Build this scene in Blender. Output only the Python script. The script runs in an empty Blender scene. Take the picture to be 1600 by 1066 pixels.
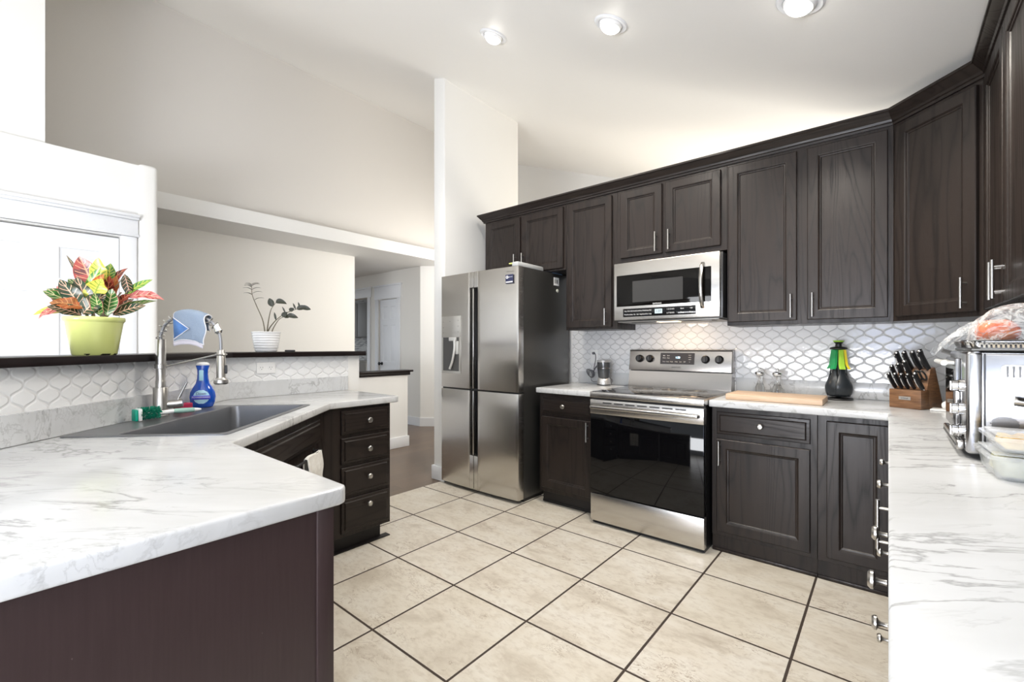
import bpy, bmesh, math, random
from mathutils import Vector, Matrix
random.seed(7)
PI = math.pi
sc = bpy.context.scene
COL = sc.collection

# ------------------------------------------------------------------ camera
cam_d = bpy.data.cameras.new('camera'); cam = bpy.data.objects.new('camera', cam_d); COL.objects.link(cam)
cam.location = (0, 0, 1.235)
cam.rotation_euler = (math.radians(90), 0, math.radians(39.91))
cam_d.sensor_width = 36.0; cam_d.lens = 36.0*703/1600
cam_d.shift_y = 9.0/1600            # horizon a little under the middle of the frame
cam_d.clip_start = 0.02
sc.camera = cam

# ------------------------------------------------------------------ world, lights, exposure
w = bpy.data.worlds.new('daylight'); sc.world = w; w.use_nodes = True
bg = w.node_tree.nodes['Background']; bg.inputs[1].default_value = 0.72
_tc = w.node_tree.nodes.new('ShaderNodeTexCoord'); _sp = w.node_tree.nodes.new('ShaderNodeSeparateXYZ'); _rp = w.node_tree.nodes.new('ShaderNodeValToRGB')
_mr = w.node_tree.nodes.new('ShaderNodeMapRange'); _mr.inputs[1].default_value = -1; _mr.inputs[2].default_value = 1
w.node_tree.links.new(_tc.outputs['Generated'], _sp.inputs[0]); w.node_tree.links.new(_sp.outputs[2], _mr.inputs[0]); w.node_tree.links.new(_mr.outputs[0], _rp.inputs[0]); w.node_tree.links.new(_rp.outputs[0], bg.inputs[0])
_e = _rp.color_ramp.elements; _e[0].position = 0.38; _e[0].color = (0.36, 0.34, 0.32, 1); _e[1].position = 0.52; _e[1].color = (0.86, 0.93, 1.0, 1)
sc.view_settings.view_transform = 'Standard'; sc.view_settings.look = 'None'
sc.view_settings.exposure = 0.55; sc.view_settings.gamma = 1.0; sc.view_settings.use_curve_mapping = False
sc.cycles.use_denoising = True
sc.cycles.max_bounces = 8; sc.cycles.diffuse_bounces = 5; sc.cycles.glossy_bounces = 4
sc.cycles.caustics_reflective = False; sc.cycles.caustics_refractive = False
sc.cycles.sample_clamp_indirect = 6.0

def area(name, loc, target, sx, sy, power, col):
    d = bpy.data.lights.new(name, 'AREA'); d.shape = 'RECTANGLE'; d.size = sx; d.size_y = sy
    d.energy = power; d.color = col
    o = bpy.data.objects.new(name, d); COL.objects.link(o); o.location = loc
    o.rotation_euler = (Vector(target)-Vector(loc)).to_track_quat('-Z', 'Y').to_euler()
    return o
# daylight from windows behind the camera and rooms beyond, plus an added ceiling fill
area('ceiling_fill_behind', (-0.9, -2.9, 0.70), (-1.4, 1.2, 3.4), 2.6, 0.9, 150, (0.95, 0.97, 1.0))  # added low up-light that brightens the ceiling, not a known window
area('window_light_breakfast', (0.1, -2.4, 0.9), (-0.8, 3.4, 0.6), 1.0, 1.5, 18, (0.50, 0.62, 1.0))
area('window_light_right', (0.62, -0.45, 1.55), (-2.6, 0.7, 1.0), 1.3, 1.0, 9, (0.80, 0.88, 1.0))
area('window_light_living', (-4.0, -2.7, 2.6), (-5.0, 4.0, 3.8), 2.0, 1.6, 6, (1.0, 0.98, 0.95))
area('window_light_beyond', (-0.6, 5.7, 1.6), (-0.9, 3.8, 3.3), 3.0, 1.6, 85, (1.0, 0.93, 0.82))
area('window_light_hall', (-4.0, 4.9, 2.2), (-6.2, 3.4, 1.0), 1.0, 1.0, 24, (1.0, 0.96, 0.90))

# ------------------------------------------------------------------ material helpers
def mat(name):
    m = bpy.data.materials.new(name); m.use_nodes = True
    return m, m.node_tree, m.node_tree.nodes['Principled BSDF']
def nd(nt, t, **kw):
    n = nt.nodes.new(t)
    for k, v in kw.items():
        if k.startswith('i_'):
            key = k[2:]; key = int(key) if key.isdigit() else key
            n.inputs[key].default_value = v
        else: setattr(n, k, v)
    return n
def L(nt, a, b): nt.links.new(a, b)
def M(nt, op, a, b=None, c=None, clamp=False):
    n = nt.nodes.new('ShaderNodeMath'); n.operation = op; n.use_clamp = clamp
    for i, v in enumerate((a, b, c)):
        if v is None: continue
        if isinstance(v, (int, float)): n.inputs[i].default_value = v
        else: L(nt, v, n.inputs[i])
    return n.outputs[0]
def ramp(nt, fac, stops):
    n = nt.nodes.new('ShaderNodeValToRGB'); e = n.color_ramp.elements
    while len(e) < len(stops): e.new(0.5)
    for el, (p, c) in zip(e, stops):
        el.position = p; el.color = (c[0], c[1], c[2], 1) if not isinstance(c, (int, float)) else (c, c, c, 1)
    L(nt, fac, n.inputs[0]); return n.outputs[0]
def mixc(nt, fac, a, b):
    n = nt.nodes.new('ShaderNodeMix'); n.data_type = 'RGBA'
    for i, v in ((0, fac), (6, a), (7, b)):
        if isinstance(v, (int, float)): n.inputs[i].default_value = v
        elif isinstance(v, tuple): n.inputs[i].default_value = (v[0], v[1], v[2], 1)
        else: L(nt, v, n.inputs[i])
    return n.outputs[2]
def coords(nt, kind='Object', scale=(1, 1, 1), rot=(0, 0, 0)):
    t = nd(nt, 'ShaderNodeTexCoord'); mp = nd(nt, 'ShaderNodeMapping')
    mp.inputs['Scale'].default_value = scale; mp.inputs['Rotation'].default_value = rot
    L(nt, t.outputs[kind], mp.inputs[0]); return mp.outputs[0]
def noise(nt, vec, scale, detail=4, rough=0.5, dist=0.0):
    n = nd(nt, 'ShaderNodeTexNoise'); n.inputs['Scale'].default_value = scale
    n.inputs['Detail'].default_value = detail; n.inputs['Roughness'].default_value = rough
    n.inputs['Distortion'].default_value = dist; L(nt, vec, n.inputs['Vector']); return n.outputs['Fac']
def bump(nt, bsdf, h, strength=0.2, dist=0.002):
    b = nd(nt, 'ShaderNodeBump'); b.inputs['Strength'].default_value = strength; b.inputs['Distance'].default_value = dist
    L(nt, h, b.inputs['Height']); L(nt, b.outputs[0], bsdf.inputs['Normal'])
def plain(name, col, rough=0.5, metal=0.0, spec=None, nscale=40, nstr=0.0, coat=0.0, var=0.03, trans=0.0, ior=1.45, sheen=0.0):
    m, nt, b = mat(name)
    v = coords(nt); n = noise(nt, v, nscale, 3)
    c = mixc(nt, n, tuple(max(0, x*(1-var)) for x in col), tuple(min(1, x*(1+var)) for x in col))
    L(nt, c, b.inputs['Base Color'])
    b.inputs['Roughness'].default_value = rough; b.inputs['Metallic'].default_value = metal
    if spec is not None: b.inputs['Specular IOR Level'].default_value = spec
    if coat: b.inputs['Coat Weight'].default_value = coat; b.inputs['Coat Roughness'].default_value = 0.08
    if trans: b.inputs['Transmission Weight'].default_value = trans; b.inputs['IOR'].default_value = ior
    if sheen: b.inputs['Sheen Weight'].default_value = sheen
    if nstr: bump(nt, b, n, nstr, 0.001)
    return m

# painted walls / ceiling with an orange-peel texture
def paint(name, col, rough=0.6, ns=160, st=0.25):
    m, nt, b = mat(name); v = coords(nt)
    n = noise(nt, v, ns, 3, 0.6)
    L(nt, mixc(nt, n, tuple(x*0.985 for x in col), col), b.inputs['Base Color'])
    b.inputs['Roughness'].default_value = rough
    bump(nt, b, n, st, 0.0015); return m
MW = paint('wall_paint_white', (0.80, 0.795, 0.775))
MC = paint('ceiling_paint', (0.90, 0.89, 0.865), 0.5, 90, 0.3)
MG = paint('wall_paint_greige', (0.68, 0.655, 0.62), 0.42)
MGL_ = paint('wall_paint_light_greige', (0.80, 0.78, 0.735), 0.5)
MT = plain('trim_semi_gloss_white', (0.76, 0.775, 0.80), 0.35, var=0.01)

# dark stained oak
def oak(name, dark, light, rough=0.33, horizontal=False):
    m, nt, b = mat(name)
    tc = nd(nt, 'ShaderNodeTexCoord'); oi = nd(nt, 'ShaderNodeObjectInfo')
    off = nd(nt, 'ShaderNodeVectorMath', operation='MULTIPLY_ADD')
    cmb = nd(nt, 'ShaderNodeCombineXYZ')
    for i in range(3): L(nt, oi.outputs['Random'], cmb.inputs[i])
    L(nt, cmb.outputs[0], off.inputs[0]); off.inputs[1].default_value = (7.3, 3.1, 11.7); L(nt, tc.outputs['Object'], off.inputs[2])
    mp = nd(nt, 'ShaderNodeMapping'); mp.inputs['Scale'].default_value = (0.09, 1, 1) if horizontal else (1, 1, 0.09)
    L(nt, off.outputs[0], mp.inputs[0])
    # cathedral figure: bands of a stretched noise field
    n1 = noise(nt, mp.outputs[0], 4.5, 2, 0.5, 0.6)
    bands = M(nt, 'FRACT', M(nt, 'MULTIPLY', n1, 16))
    bands = M(nt, 'POWER', M(nt, 'ABSOLUTE', M(nt, 'SUBTRACT', M(nt, 'MULTIPLY', bands, 2), 1)), 3)
    mp2 = nd(nt, 'ShaderNodeMapping'); mp2.inputs['Scale'].default_value = (0.03, 1, 1) if horizontal else (1, 1, 0.03)
    L(nt, off.outputs[0], mp2.inputs[0])
    n2 = noise(nt, mp2.outputs[0], 210, 3, 0.7)
    pores = M(nt, 'GREATER_THAN', n2, 0.60)
    g = M(nt, 'MULTIPLY', M(nt, 'ADD', M(nt, 'MULTIPLY', bands, 0.75), M(nt, 'MULTIPLY', n2, 0.5)), 1.0, clamp=True)
    L(nt, mixc(nt, g, light, dark), b.inputs['Base Color'])
    b.inputs['Specular IOR Level'].default_value = 0.33
    L(nt, M(nt, 'ADD', M(nt, 'MULTIPLY', g, 0.16), rough-0.05), b.inputs['Roughness'])
    bump(nt, b, M(nt, 'SUBTRACT', M(nt, 'MULTIPLY', bands, -0.6), M(nt, 'MULTIPLY', pores, 0.7)), 0.28, 0.0008)
    return m
MO = oak('dark_stained_oak', (0.0085, 0.0060, 0.0052), (0.027, 0.0195, 0.0165), 0.34)
MOH = oak('dark_stained_oak_rail', (0.009, 0.0062, 0.0052), (0.024, 0.0175, 0.015), horizontal=True)
MOP = oak('dark_stained_end_panel', (0.022, 0.013, 0.012), (0.036, 0.022, 0.020), 0.42)
MLEDGE = plain('espresso_ledge', (0.010, 0.006, 0.006), 0.3, spec=0.25, nscale=12, var=0.3)

# marble laminate
def marble(name):
    m, nt, b = mat(name)
    v = coords(nt, 'Object', (1.0, 1.0, 1.0), (0, 0, 0.9))
    st = nd(nt, 'ShaderNodeMapping'); st.inputs['Scale'].default_value = (2.6, 0.75, 1.6); L(nt, v, st.inputs[0])
    n1 = noise(nt, st.outputs[0], 2.1, 7, 0.60, 0.55)
    vein1 = M(nt, 'SUBTRACT', 1, M(nt, 'MULTIPLY', M(nt, 'ABSOLUTE', M(nt, 'SUBTRACT', n1, 0.5)), 52), clamp=True)
    n2 = noise(nt, st.outputs[0], 5.2, 6, 0.62, 0.8)
    vein2 = M(nt, 'SUBTRACT', 1, M(nt, 'MULTIPLY', M(nt, 'ABSOLUTE', M(nt, 'SUBTRACT', n2, 0.52)), 40), clamp=True)
    msk = ramp(nt, noise(nt, v, 2.2, 3), [(0.44, 0.0), (0.62, 1.0)])
    msk2 = ramp(nt, noise(nt, v, 3.1, 2), [(0.42, 0.25), (0.60, 1.0)])
    cloud = ramp(nt, noise(nt, st.outputs[0], 1.6, 5, 0.6), [(0.42, 0.0), (0.75, 1.0)])
    f = M(nt, 'ADD', M(nt, 'MULTIPLY', vein1, msk2), M(nt, 'MULTIPLY', M(nt, 'MULTIPLY', vein2, msk), 0.55), clamp=True)
    f = M(nt, 'MULTIPLY', f, 0.60)
    c1 = mixc(nt, cloud, (0.615, 0.625, 0.635), (0.51, 0.515, 0.515))
    c = mixc(nt, f, c1, (0.20, 0.197, 0.193))
    L(nt, c, b.inputs['Base Color']); b.inputs['Roughness'].default_value = 0.18
    return m
MM = marble('white_marble_laminate')

# lantern (arabesque) tile; sx/sz are the two in-plane axes given as a projection of object coordinates
def lantern(name, ax=(1, 0, 0), grout=0.56):
    m, nt, b = mat(name)
    tc = nd(nt, 'ShaderNodeTexCoord')
    dot = nd(nt, 'ShaderNodeVectorMath', operation='DOT_PRODUCT'); L(nt, tc.outputs['Object'], dot.inputs[0]); dot.inputs[1].default_value = ax
    sep = nd(nt, 'ShaderNodeSeparateXYZ'); L(nt, tc.outputs['Object'], sep.inputs[0])
    x = M(nt, 'DIVIDE', dot.outputs['Value'], 0.045); z = M(nt, 'MULTIPLY', M(nt, 'ADD', sep.outputs[2], 0.012), 2*PI/0.086)
    c0 = M(nt, 'COSINE', z); c2 = M(nt, 'MULTIPLY', c0, c0)
    co = M(nt, 'MULTIPLY', M(nt, 'MULTIPLY', c0, M(nt, "SUBTRACT", 1.28, M(nt, "MULTIPLY", c2, 0.28))), 0.485)
    a1 = M(nt, 'ABSOLUTE', M(nt, 'SUBTRACT', M(nt, 'FLOORED_MODULO', M(nt, 'ADD', M(nt, 'SUBTRACT', x, co), 1), 2), 1))
    a2 = M(nt, 'ABSOLUTE', M(nt, 'SUBTRACT', M(nt, 'FLOORED_MODULO', M(nt, 'ADD', x, co), 2), 1))
    # true distance: divide by the curve's steepness
    sl = M(nt, 'MULTIPLY', M(nt, 'MULTIPLY', M(nt, 'SINE', z), M(nt, "SUBTRACT", 1.28, M(nt, "MULTIPLY", c2, 0.84))), 0.485*2*PI/0.086*0.045)
    gr = M(nt, 'SQRT', M(nt, 'ADD', 1, M(nt, 'MULTIPLY', sl, sl)))
    d = M(nt, 'MULTIPLY', M(nt, 'DIVIDE', M(nt, 'MINIMUM', a1, a2), gr), 0.045)
    tile = nd(nt, 'ShaderNodeMapRange', interpolation_type='SMOOTHSTEP'); L(nt, d, tile.inputs[0])
    tile.inputs[1].default_value = 0.0009; tile.inputs[2].default_value = 0.0020
    edge = nd(nt, 'ShaderNodeMapRange', interpolation_type='SMOOTHSTEP'); L(nt, d, edge.inputs[0])
    edge.inputs[1].default_value = 0.0006; edge.inputs[2].default_value = 0.0075
    wav = noise(nt, tc.outputs['Object'], 34, 2)
    L(nt, mixc(nt, tile.outputs[0], (grout, grout, grout), (0.77, 0.775, 0.78)), b.inputs['Base Color'])
    L(nt, M(nt, 'SUBTRACT', 0.55, M(nt, 'MULTIPLY', tile.outputs[0], 0.47)), b.inputs['Roughness'])
    bump(nt, b, M(nt, 'ADD', edge.outputs[0], M(nt, 'MULTIPLY', wav, 0.28)), 0.75, 0.0032)
    return m

# floor tile 0.477 m on a square grid, dark grout
def floortile():
    m, nt, b = mat('travertine_floor_tile')
    tc = nd(nt, 'ShaderNodeTexCoord'); sep = nd(nt, 'ShaderNodeSeparateXYZ'); L(nt, tc.outputs['Object'], sep.inputs[0])
    u = M(nt, 'DIVIDE', M(nt, 'ADD', sep.outputs[0], 1.2495+0.477*20), 0.477)
    v = M(nt, 'DIVIDE', M(nt, 'SUBTRACT', sep.outputs[1], 1.1155-0.478*20), 0.478)
    fu = M(nt, 'FRACT', u); fv = M(nt, 'FRACT', v)
    du = M(nt, 'MINIMUM', fu, M(nt, 'SUBTRACT', 1, fu)); dv = M(nt, 'MINIMUM', fv, M(nt, 'SUBTRACT', 1, fv))
    d = M(nt, 'MULTIPLY', M(nt, 'MINIMUM', du, dv), 0.477)
    wob = M(nt, 'MULTIPLY', noise(nt, tc.outputs['Object'], 60, 2), 0.0012)
    d = M(nt, 'ADD', d, wob)
    t = nd(nt, 'ShaderNodeMapRange', interpolation_type='SMOOTHSTEP'); L(nt, d, t.inputs[0]); t.inputs[1].default_value = 0.0050; t.inputs[2].default_value = 0.0068
    cid = nd(nt, 'ShaderNodeCombineXYZ'); L(nt, M(nt, 'FLOOR', u), cid.inputs[0]); L(nt, M(nt, 'FLOOR', v), cid.inputs[1])
    wn = nd(nt, 'ShaderNodeTexWhiteNoise'); L(nt, cid.outputs[0], wn.inputs['Vector'])
    # each tile has its own patch of stone
    sh = nd(nt, 'ShaderNodeVectorMath', operation='MULTIPLY_ADD'); L(nt, wn.outputs['Color'], sh.inputs[0]); sh.inputs[1].default_value = (9, 9, 9); L(nt, tc.outputs['Object'], sh.inputs[2])
    mp = nd(nt, 'ShaderNodeMapping'); mp.inputs['Scale'].default_value = (1, 1.9, 1); L(nt, sh.outputs[0], mp.inputs[0])
    n1 = noise(nt, mp.outputs[0], 3.2, 8, 0.62, 0.5); n2 = noise(nt, mp.outputs[0], 22, 6, 0.7, 0.3); n3 = noise(nt, mp.outputs[0], 9, 5, 0.6, 1.6)
    c = ramp(nt, n1, [(0.28, (0.50, 0.44, 0.36)), (0.47, (0.70, 0.645, 0.555)), (0.62, (0.76, 0.72, 0.645)), (0.78, (0.65, 0.59, 0.50))])
    c = mixc(nt, M(nt, 'MULTIPLY', ramp(nt, n2, [(0.36, 1.0), (0.52, 0.0)]), 0.42), c, (0.45, 0.38, 0.30))
    crack = M(nt, 'SUBTRACT', 1, M(nt, 'MULTIPLY', M(nt, 'ABSOLUTE', M(nt, 'SUBTRACT', n3, 0.5)), 60), clamp=True)
    cm = ramp(nt, noise(nt, sh.outputs[0], 4.5, 2), [(0.55, 0.0), (0.62, 1.0)])
    c = mixc(nt, M(nt, 'MULTIPLY', M(nt, 'MULTIPLY', crack, cm), 0.9), c, (0.30, 0.22, 0.15))
    c = mixc(nt, M(nt, 'MULTIPLY', M(nt, 'SUBTRACT', wn.outputs['Value'], 0.3), 0.30, clamp=True), c, (0.66, 0.60, 0.47))
    c = mixc(nt, t.outputs[0], (0.052, 0.036, 0.027), c)
    L(nt, c, b.inputs['Base Color'])
    L(nt, M(nt, 'SUBTRACT', 0.8, M(nt, 'MULTIPLY', t.outputs[0], 0.50)), b.inputs['Roughness'])
    bump(nt, b, M(nt, 'ADD', t.outputs[0], M(nt, 'MULTIPLY', n2, 0.10)), 0.5, 0.003)
    return m
def planks():
    m, nt, b = mat('wood_plank_floor')
    v = coords(nt, 'Object', (1, 1, 1), (0, 0, PI/2))
    br = nd(nt, 'ShaderNodeTexBrick'); L(nt, v, br.inputs['Vector'])
    br.inputs['Color1'].default_value = (0.075, 0.046, 0.030, 1); br.inputs['Color2'].default_value = (0.13, 0.085, 0.055, 1)
    br.inputs['Mortar'].default_value = (0.05, 0.035, 0.025, 1)
    br.inputs['Scale'].default_value = 1.0; br.inputs['Mortar Size'].default_value = 0.0015
    br.inputs['Brick Width'].default_value = 1.2; br.inputs['Row Height'].default_value = 0.125
    g = noise(nt, coords(nt, 'Object', (30, 2.0, 1)), 3, 5, 0.65)
    L(nt, mixc(nt, M(nt, 'MULTIPLY', g, 0.8), br.outputs['Color'], (0.15, 0.10, 0.066)), b.inputs['Base Color'])
    b.inputs['Roughness'].default_value = 0.3
    return m
# brushed steel
def steel(name, col=(0.56, 0.54, 0.51), rough=0.27, aniso=0.75, vertical=True):
    m, nt, b = mat(name)
    v = coords(nt, 'Object', (1, 1, 260) if vertical else (260, 1, 260))
    n = noise(nt, coords(nt, 'Object', (2.2, 2.2, 300) if vertical else (300, 300, 2.2)), 4, 2)
    L(nt, mixc(nt, n, tuple(x*0.985 for x in col), col), b.inputs['Base Color'])
    b.inputs['Metallic'].default_value = 1.0
    L(nt, M(nt, 'ADD', M(nt, 'MULTIPLY', n, 0.02), rough-0.01), b.inputs['Roughness'])
    b.inputs['Anisotropic'].default_value = aniso
    tg = nd(nt, 'ShaderNodeTangent'); tg.direction_type = 'RADIAL'; tg.axis = 'Z'
    L(nt, tg.outputs[0], b.inputs['Tangent'])
    if not vertical: b.inputs['Anisotropic Rotation'].default_value = 0.25
    return m
MS = steel('brushed_stainless_steel')
MSH = steel('stainless_steel_sheet', (0.50, 0.485, 0.46), 0.22, 0.4)
MSR = steel('range_steel', (0.34, 0.315, 0.29), 0.24, 0.5)
MTO = steel('oven_housing_steel', (0.40, 0.40, 0.41), 0.24, 0.4)
MN = plain('brushed_nickel', (0.50, 0.485, 0.46), 0.28, 1.0, var=0.02)
MCH = plain('chrome', (0.80, 0.80, 0.80), 0.08, 1.0, var=0.0)
MFS = plain('dark_steel_paint', (0.10, 0.098, 0.094), 0.30, 0.75, var=0.03)
MBG = plain('black_glass', (0.003, 0.003, 0.0035), 0.04, spec=0.3, var=0)
MBK = plain('black_plastic', (0.012, 0.012, 0.013), 0.38, var=0.1)
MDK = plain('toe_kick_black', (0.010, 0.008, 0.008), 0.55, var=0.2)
MWP = plain('white_plastic', (0.84, 0.84, 0.83), 0.35, var=0.01)
MSINK = plain('graphite_steel_sink', (0.23, 0.235, 0.25), 0.34, 0.7, nscale=180, nstr=0.05)
MGL = plain('clear_glass', (0.97, 0.98, 0.98), 0.03, trans=1.0, ior=1.45, var=0)
MTX = plain('print_white', (0.75, 0.75, 0.75), 0.5, var=0)
MTD = plain('print_dark', (0.06, 0.06, 0.065), 0.5, var=0)
def emis(name, col, s):
    m, nt, b = mat(name); b.inputs['Base Color'].default_value = (*col, 1)
    b.inputs['Emission Color'].default_value = (*col, 1); b.inputs['Emission Strength'].default_value = s; return m
MBULB = emis('lamp_glow', (1.0, 0.96, 0.88), 14)
MLED = emis('display_digits', (0.55, 0.85, 1.0), 3)
MLEDD = emis('display_dim', (0.35, 0.42, 0.45), 0.35)

# ------------------------------------------------------------------ mesh helpers
class MB:
    """Collects shapes into one bmesh; build() links them as ONE object."""
    def __init__(s): s.bm = bmesh.new(); s.mi = 0; s.uvs = {}
    def _f(s, vs):
        try:
            f = s.bm.faces.new(vs); f.material_index = s.mi; f.smooth = True; return f
        except ValueError: return None
    def box(s, x0, x1, y0, y1, z0, z1, r=0.0, seg=2, M_=None):
        if x0 > x1: x0, x1 = x1, x0
        if y0 > y1: y0, y1 = y1, y0
        if z0 > z1: z0, z1 = z1, z0
        t = bmesh.new(); bmesh.ops.create_cube(t, size=1)
        for v in t.verts:
            v.co = Vector(((x0+x1)/2+v.co.x*(x1-x0), (y0+y1)/2+v.co.y*(y1-y0), (z0+z1)/2+v.co.z*(z1-z0)))
        if r > 0:
            r = min(r, 0.49*min(x1-x0, y1-y0, z1-z0))
            bmesh.ops.bevel(t, geom=t.edges[:], offset=r, segments=seg, profile=0.5, affect='EDGES')
        s.add(t, M_); return s
    def add(s, t, M_=None):
        mp = {}
        for v in t.verts: mp[v] = s.bm.verts.new(M_ @ v.co if M_ else v.co)
        for f in t.faces: s._f([mp[v] for v in f.verts])
        t.free()
    def grid(s, rows, close_u=False, close_v=False, uv=None):
        """rows: list of lists of points."""
        V = [[s.bm.verts.new(p) for p in r] for r in rows]
        nr, nc = len(V), len(V[0])
        for i in range(nr if close_u else nr-1):
            for j in range(nc if close_v else nc-1):
                a, b_, c, d = V[i][j], V[(i+1) % nr][j], V[(i+1) % nr][(j+1) % nc], V[i][(j+1) % nc]
                f = s._f([a, b_, c, d])
                if uv and f:
                    s.uvs[f] = [uv(i, j), uv(i+1, j), uv(i+1, j+1), uv(i, j+1)]
        return V
    def lathe(s, prof, c=(0, 0, 0), n=32, axis='Z', cap=True, sx=1.0, sy=1.0, M_=None):
        rows = []
        for r, h in prof:
            row = []
            for k in range(n):
                a = 2*PI*k/n; x, y = r*math.cos(a)*sx, r*math.sin(a)*sy
                p = {'Z': Vector((x, y, h)), 'X': Vector((h, x, y)), 'Y': Vector((x, h, y))}[axis]
                if M_: p = M_ @ p
                row.append(p+Vector(c))
            rows.append(row)
        V = s.grid(rows, close_v=True)
        if cap:
            for r in (V[0], V[-1]): s._f(list(r))
        return s
    def cyl(s, p0, p1, r, r2=None, n=16, cap=True):
        p0, p1 = Vector(p0), Vector(p1); r2 = r if r2 is None else r2
        return s.tube([p0, p1], [r, r2], n, cap)
    def tube(s, pts, r, n=10, cap=True, closed=False):
        pts = [Vector(p) for p in pts]; m = len(pts)
        rr = r if isinstance(r, (list, tuple)) else [r]*m
        up = None; rows = []
        for i, p in enumerate(pts):
            if closed: t = (pts[(i+1) % m]-pts[i-1]).normalized()
            else: t = (pts[min(i+1, m-1)]-pts[max(i-1, 0)]).normalized()
            if up is None:
                up = Vector((0, 0, 1)) if abs(t.z) < 0.9 else Vector((1, 0, 0))
            a = t.cross(up)
            if a.length < 1e-6: a = t.orthogonal()
            a.normalize(); b_ = a.cross(t).normalized(); up = b_
            rows.append([p+rr[i]*(math.cos(2*PI*k/n)*a+math.sin(2*PI*k/n)*b_) for k in range(n)])
        V = s.grid(rows, close_u=closed, close_v=True)
        if cap and not closed:
            s._f(list(V[0])); s._f(list(V[-1]))
        return s
    def prism(s, poly, z0, z1, r=0.0, holes=(), seg=3, axis='Z', M_=None):
        t = bmesh.new(); es = []
        for loop in [poly]+list(holes):
            vs = [t.verts.new((p[0], p[1], z1)) for p in loop]
            for i in range(len(vs)): es.append(t.edges.new((vs[i], vs[(i+1) % len(vs)])))
        if holes: bmesh.ops.triangle_fill(t, use_beauty=True, use_dissolve=False, edges=es)
        else: t.faces.new(t.verts[:])
        t.normal_update()
        ex = bmesh.ops.extrude_face_region(t, geom=t.faces[:])
        for v in [g for g in ex['geom'] if isinstance(g, bmesh.types.BMVert)]: v.co.z = z0
        bmesh.ops.recalc_face_normals(t, faces=t.faces[:])
        if r > 0:
            npoly = len(poly); P = [Vector(p[:2]) for p in poly]
            eds = []
            for e in t.edges:
                a, b_ = e.verts
                ia = any((a.co.xy-q).length < 1e-6 for q in P); ib = any((b_.co.xy-q).length < 1e-6 for q in P)
                if ia and ib and len(e.link_faces) == 2:
                    n1, n2 = e.link_faces[0].normal, e.link_faces[1].normal
                    if n1.dot(n2) < 0.9: eds.append(e)
            bmesh.ops.bevel(t, geom=eds, offset=r, segments=seg, profile=0.5, affect='EDGES')
        if axis == 'Y':   # polygon given as (x, z), extruded along y
            for v in t.verts: v.co = Vector((v.co.x, v.co.z, v.co.y))
        if axis == 'X':   # polygon given as (y, z), extruded along x
            for v in t.verts: v.co = Vector((v.co.z, v.co.x, v.co.y))
        s.add(t, M_); return s
    def sphere(s, c, r, sx=1, sy=1, sz=1, n=20, M_=None):
        prof = [(max(1e-4, math.sin(PI*i/(n//2))*r), -math.cos(PI*i/(n//2))*r*sz) for i in range(n//2+1)]
        return s.lathe(prof, c, n, 'Z', True, sx, sy, M_)
    def build(s, name, m, parent=None, ang=38):
        bm = s.bm
        bmesh.ops.recalc_face_normals(bm, faces=bm.faces[:])
        if s.uvs:
            ul = bm.loops.layers.uv.new('uv')
            for f, us in s.uvs.items():
                if f.is_valid:
                    # corners keep their uv by vertex order of creation
                    pass
        me = bpy.data.meshes.new(name); bm.to_mesh(me); bm.free()
        for mm in (m if isinstance(m, (list, tuple)) else [m]): me.materials.append(mm)
        me.set_sharp_from_angle(angle=math.radians(ang))
        o = bpy.data.objects.new(name, me); COL.objects.link(o)
        if parent is not None: o.parent = parent
        return o
def tag(o, label=None, cat=None, group=None, kind=None):
    if label: o['label'] = label
    if cat: o['category'] = cat
    if group: o['group'] = group
    if kind: o['kind'] = kind
    return o
def empty(name, loc=(0, 0, 0), rz=0.0, label=None, cat=None, group=None):
    o = bpy.data.objects.new(name, None); COL.objects.link(o); o.location = loc; o.rotation_euler = (0, 0, rz)
    o.empty_display_size = 0.05
    return tag(o, label, cat, group)
def struct(name, mb, m): return tag(mb.build(name, m), kind='structure')
def copy_tree(o, parent=None):
    c = o.copy(); COL.objects.link(c)
    if parent is not None: c.parent = parent
    for ch in [x for x in bpy.data.objects if x.parent == o]: copy_tree(ch, c)
    return c
def text_mesh(name, s, size, m, parent=None, M_=None, depth=0.0004, align='CENTER'):
    cu = bpy.data.curves.new(name, 'FONT'); cu.body = s; cu.size = size; cu.extrude = depth; cu.align_x = align; cu.align_y = 'CENTER'
    cu.resolution_u = 3
    t = bpy.data.objects.new(name, cu); COL.objects.link(t)
    bpy.context.view_layer.update()
    dg = bpy.context.evaluated_depsgraph_get()
    me = bpy.data.meshes.new_from_object(t.evaluated_get(dg)); me.name = name
    bpy.data.objects.remove(t); 
    if M_: me.transform(M_)
    me.materials.clear(); me.materials.append(m)
    o = bpy.data.objects.new(name, me); COL.objects.link(o)
    if parent is not None: o.parent = parent
    return o
RX90 = Matrix.Rotation(PI/2, 4, 'X')      # text standing up, facing -y
def TR(x, y, z, extra=None):
    m = Matrix.Translation((x, y, z))
    return m @ (extra if extra else RX90)
def smooth_curve(pts, n=8):
    """Catmull-Rom through the given points"""
    P = [Vector(p) for p in pts]; P = [P[0]*2-P[1]]+P+[P[-1]*2-P[-2]]; out = []
    for i in range(1, len(P)-2):
        for k in range(n):
            t = k/n; a, b_, c, d = P[i-1:i+3]
            out.append(0.5*((2*b_)+(c-a)*t+(2*a-5*b_+4*c-d)*t*t+(3*b_-a-3*c+d)*t**3))
    out.append(P[-2]); return out

# ================================================================== SETTING
def ceil_z(x): return 2.56 + 0.37*max(0.0, -x-0.02)
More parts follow.
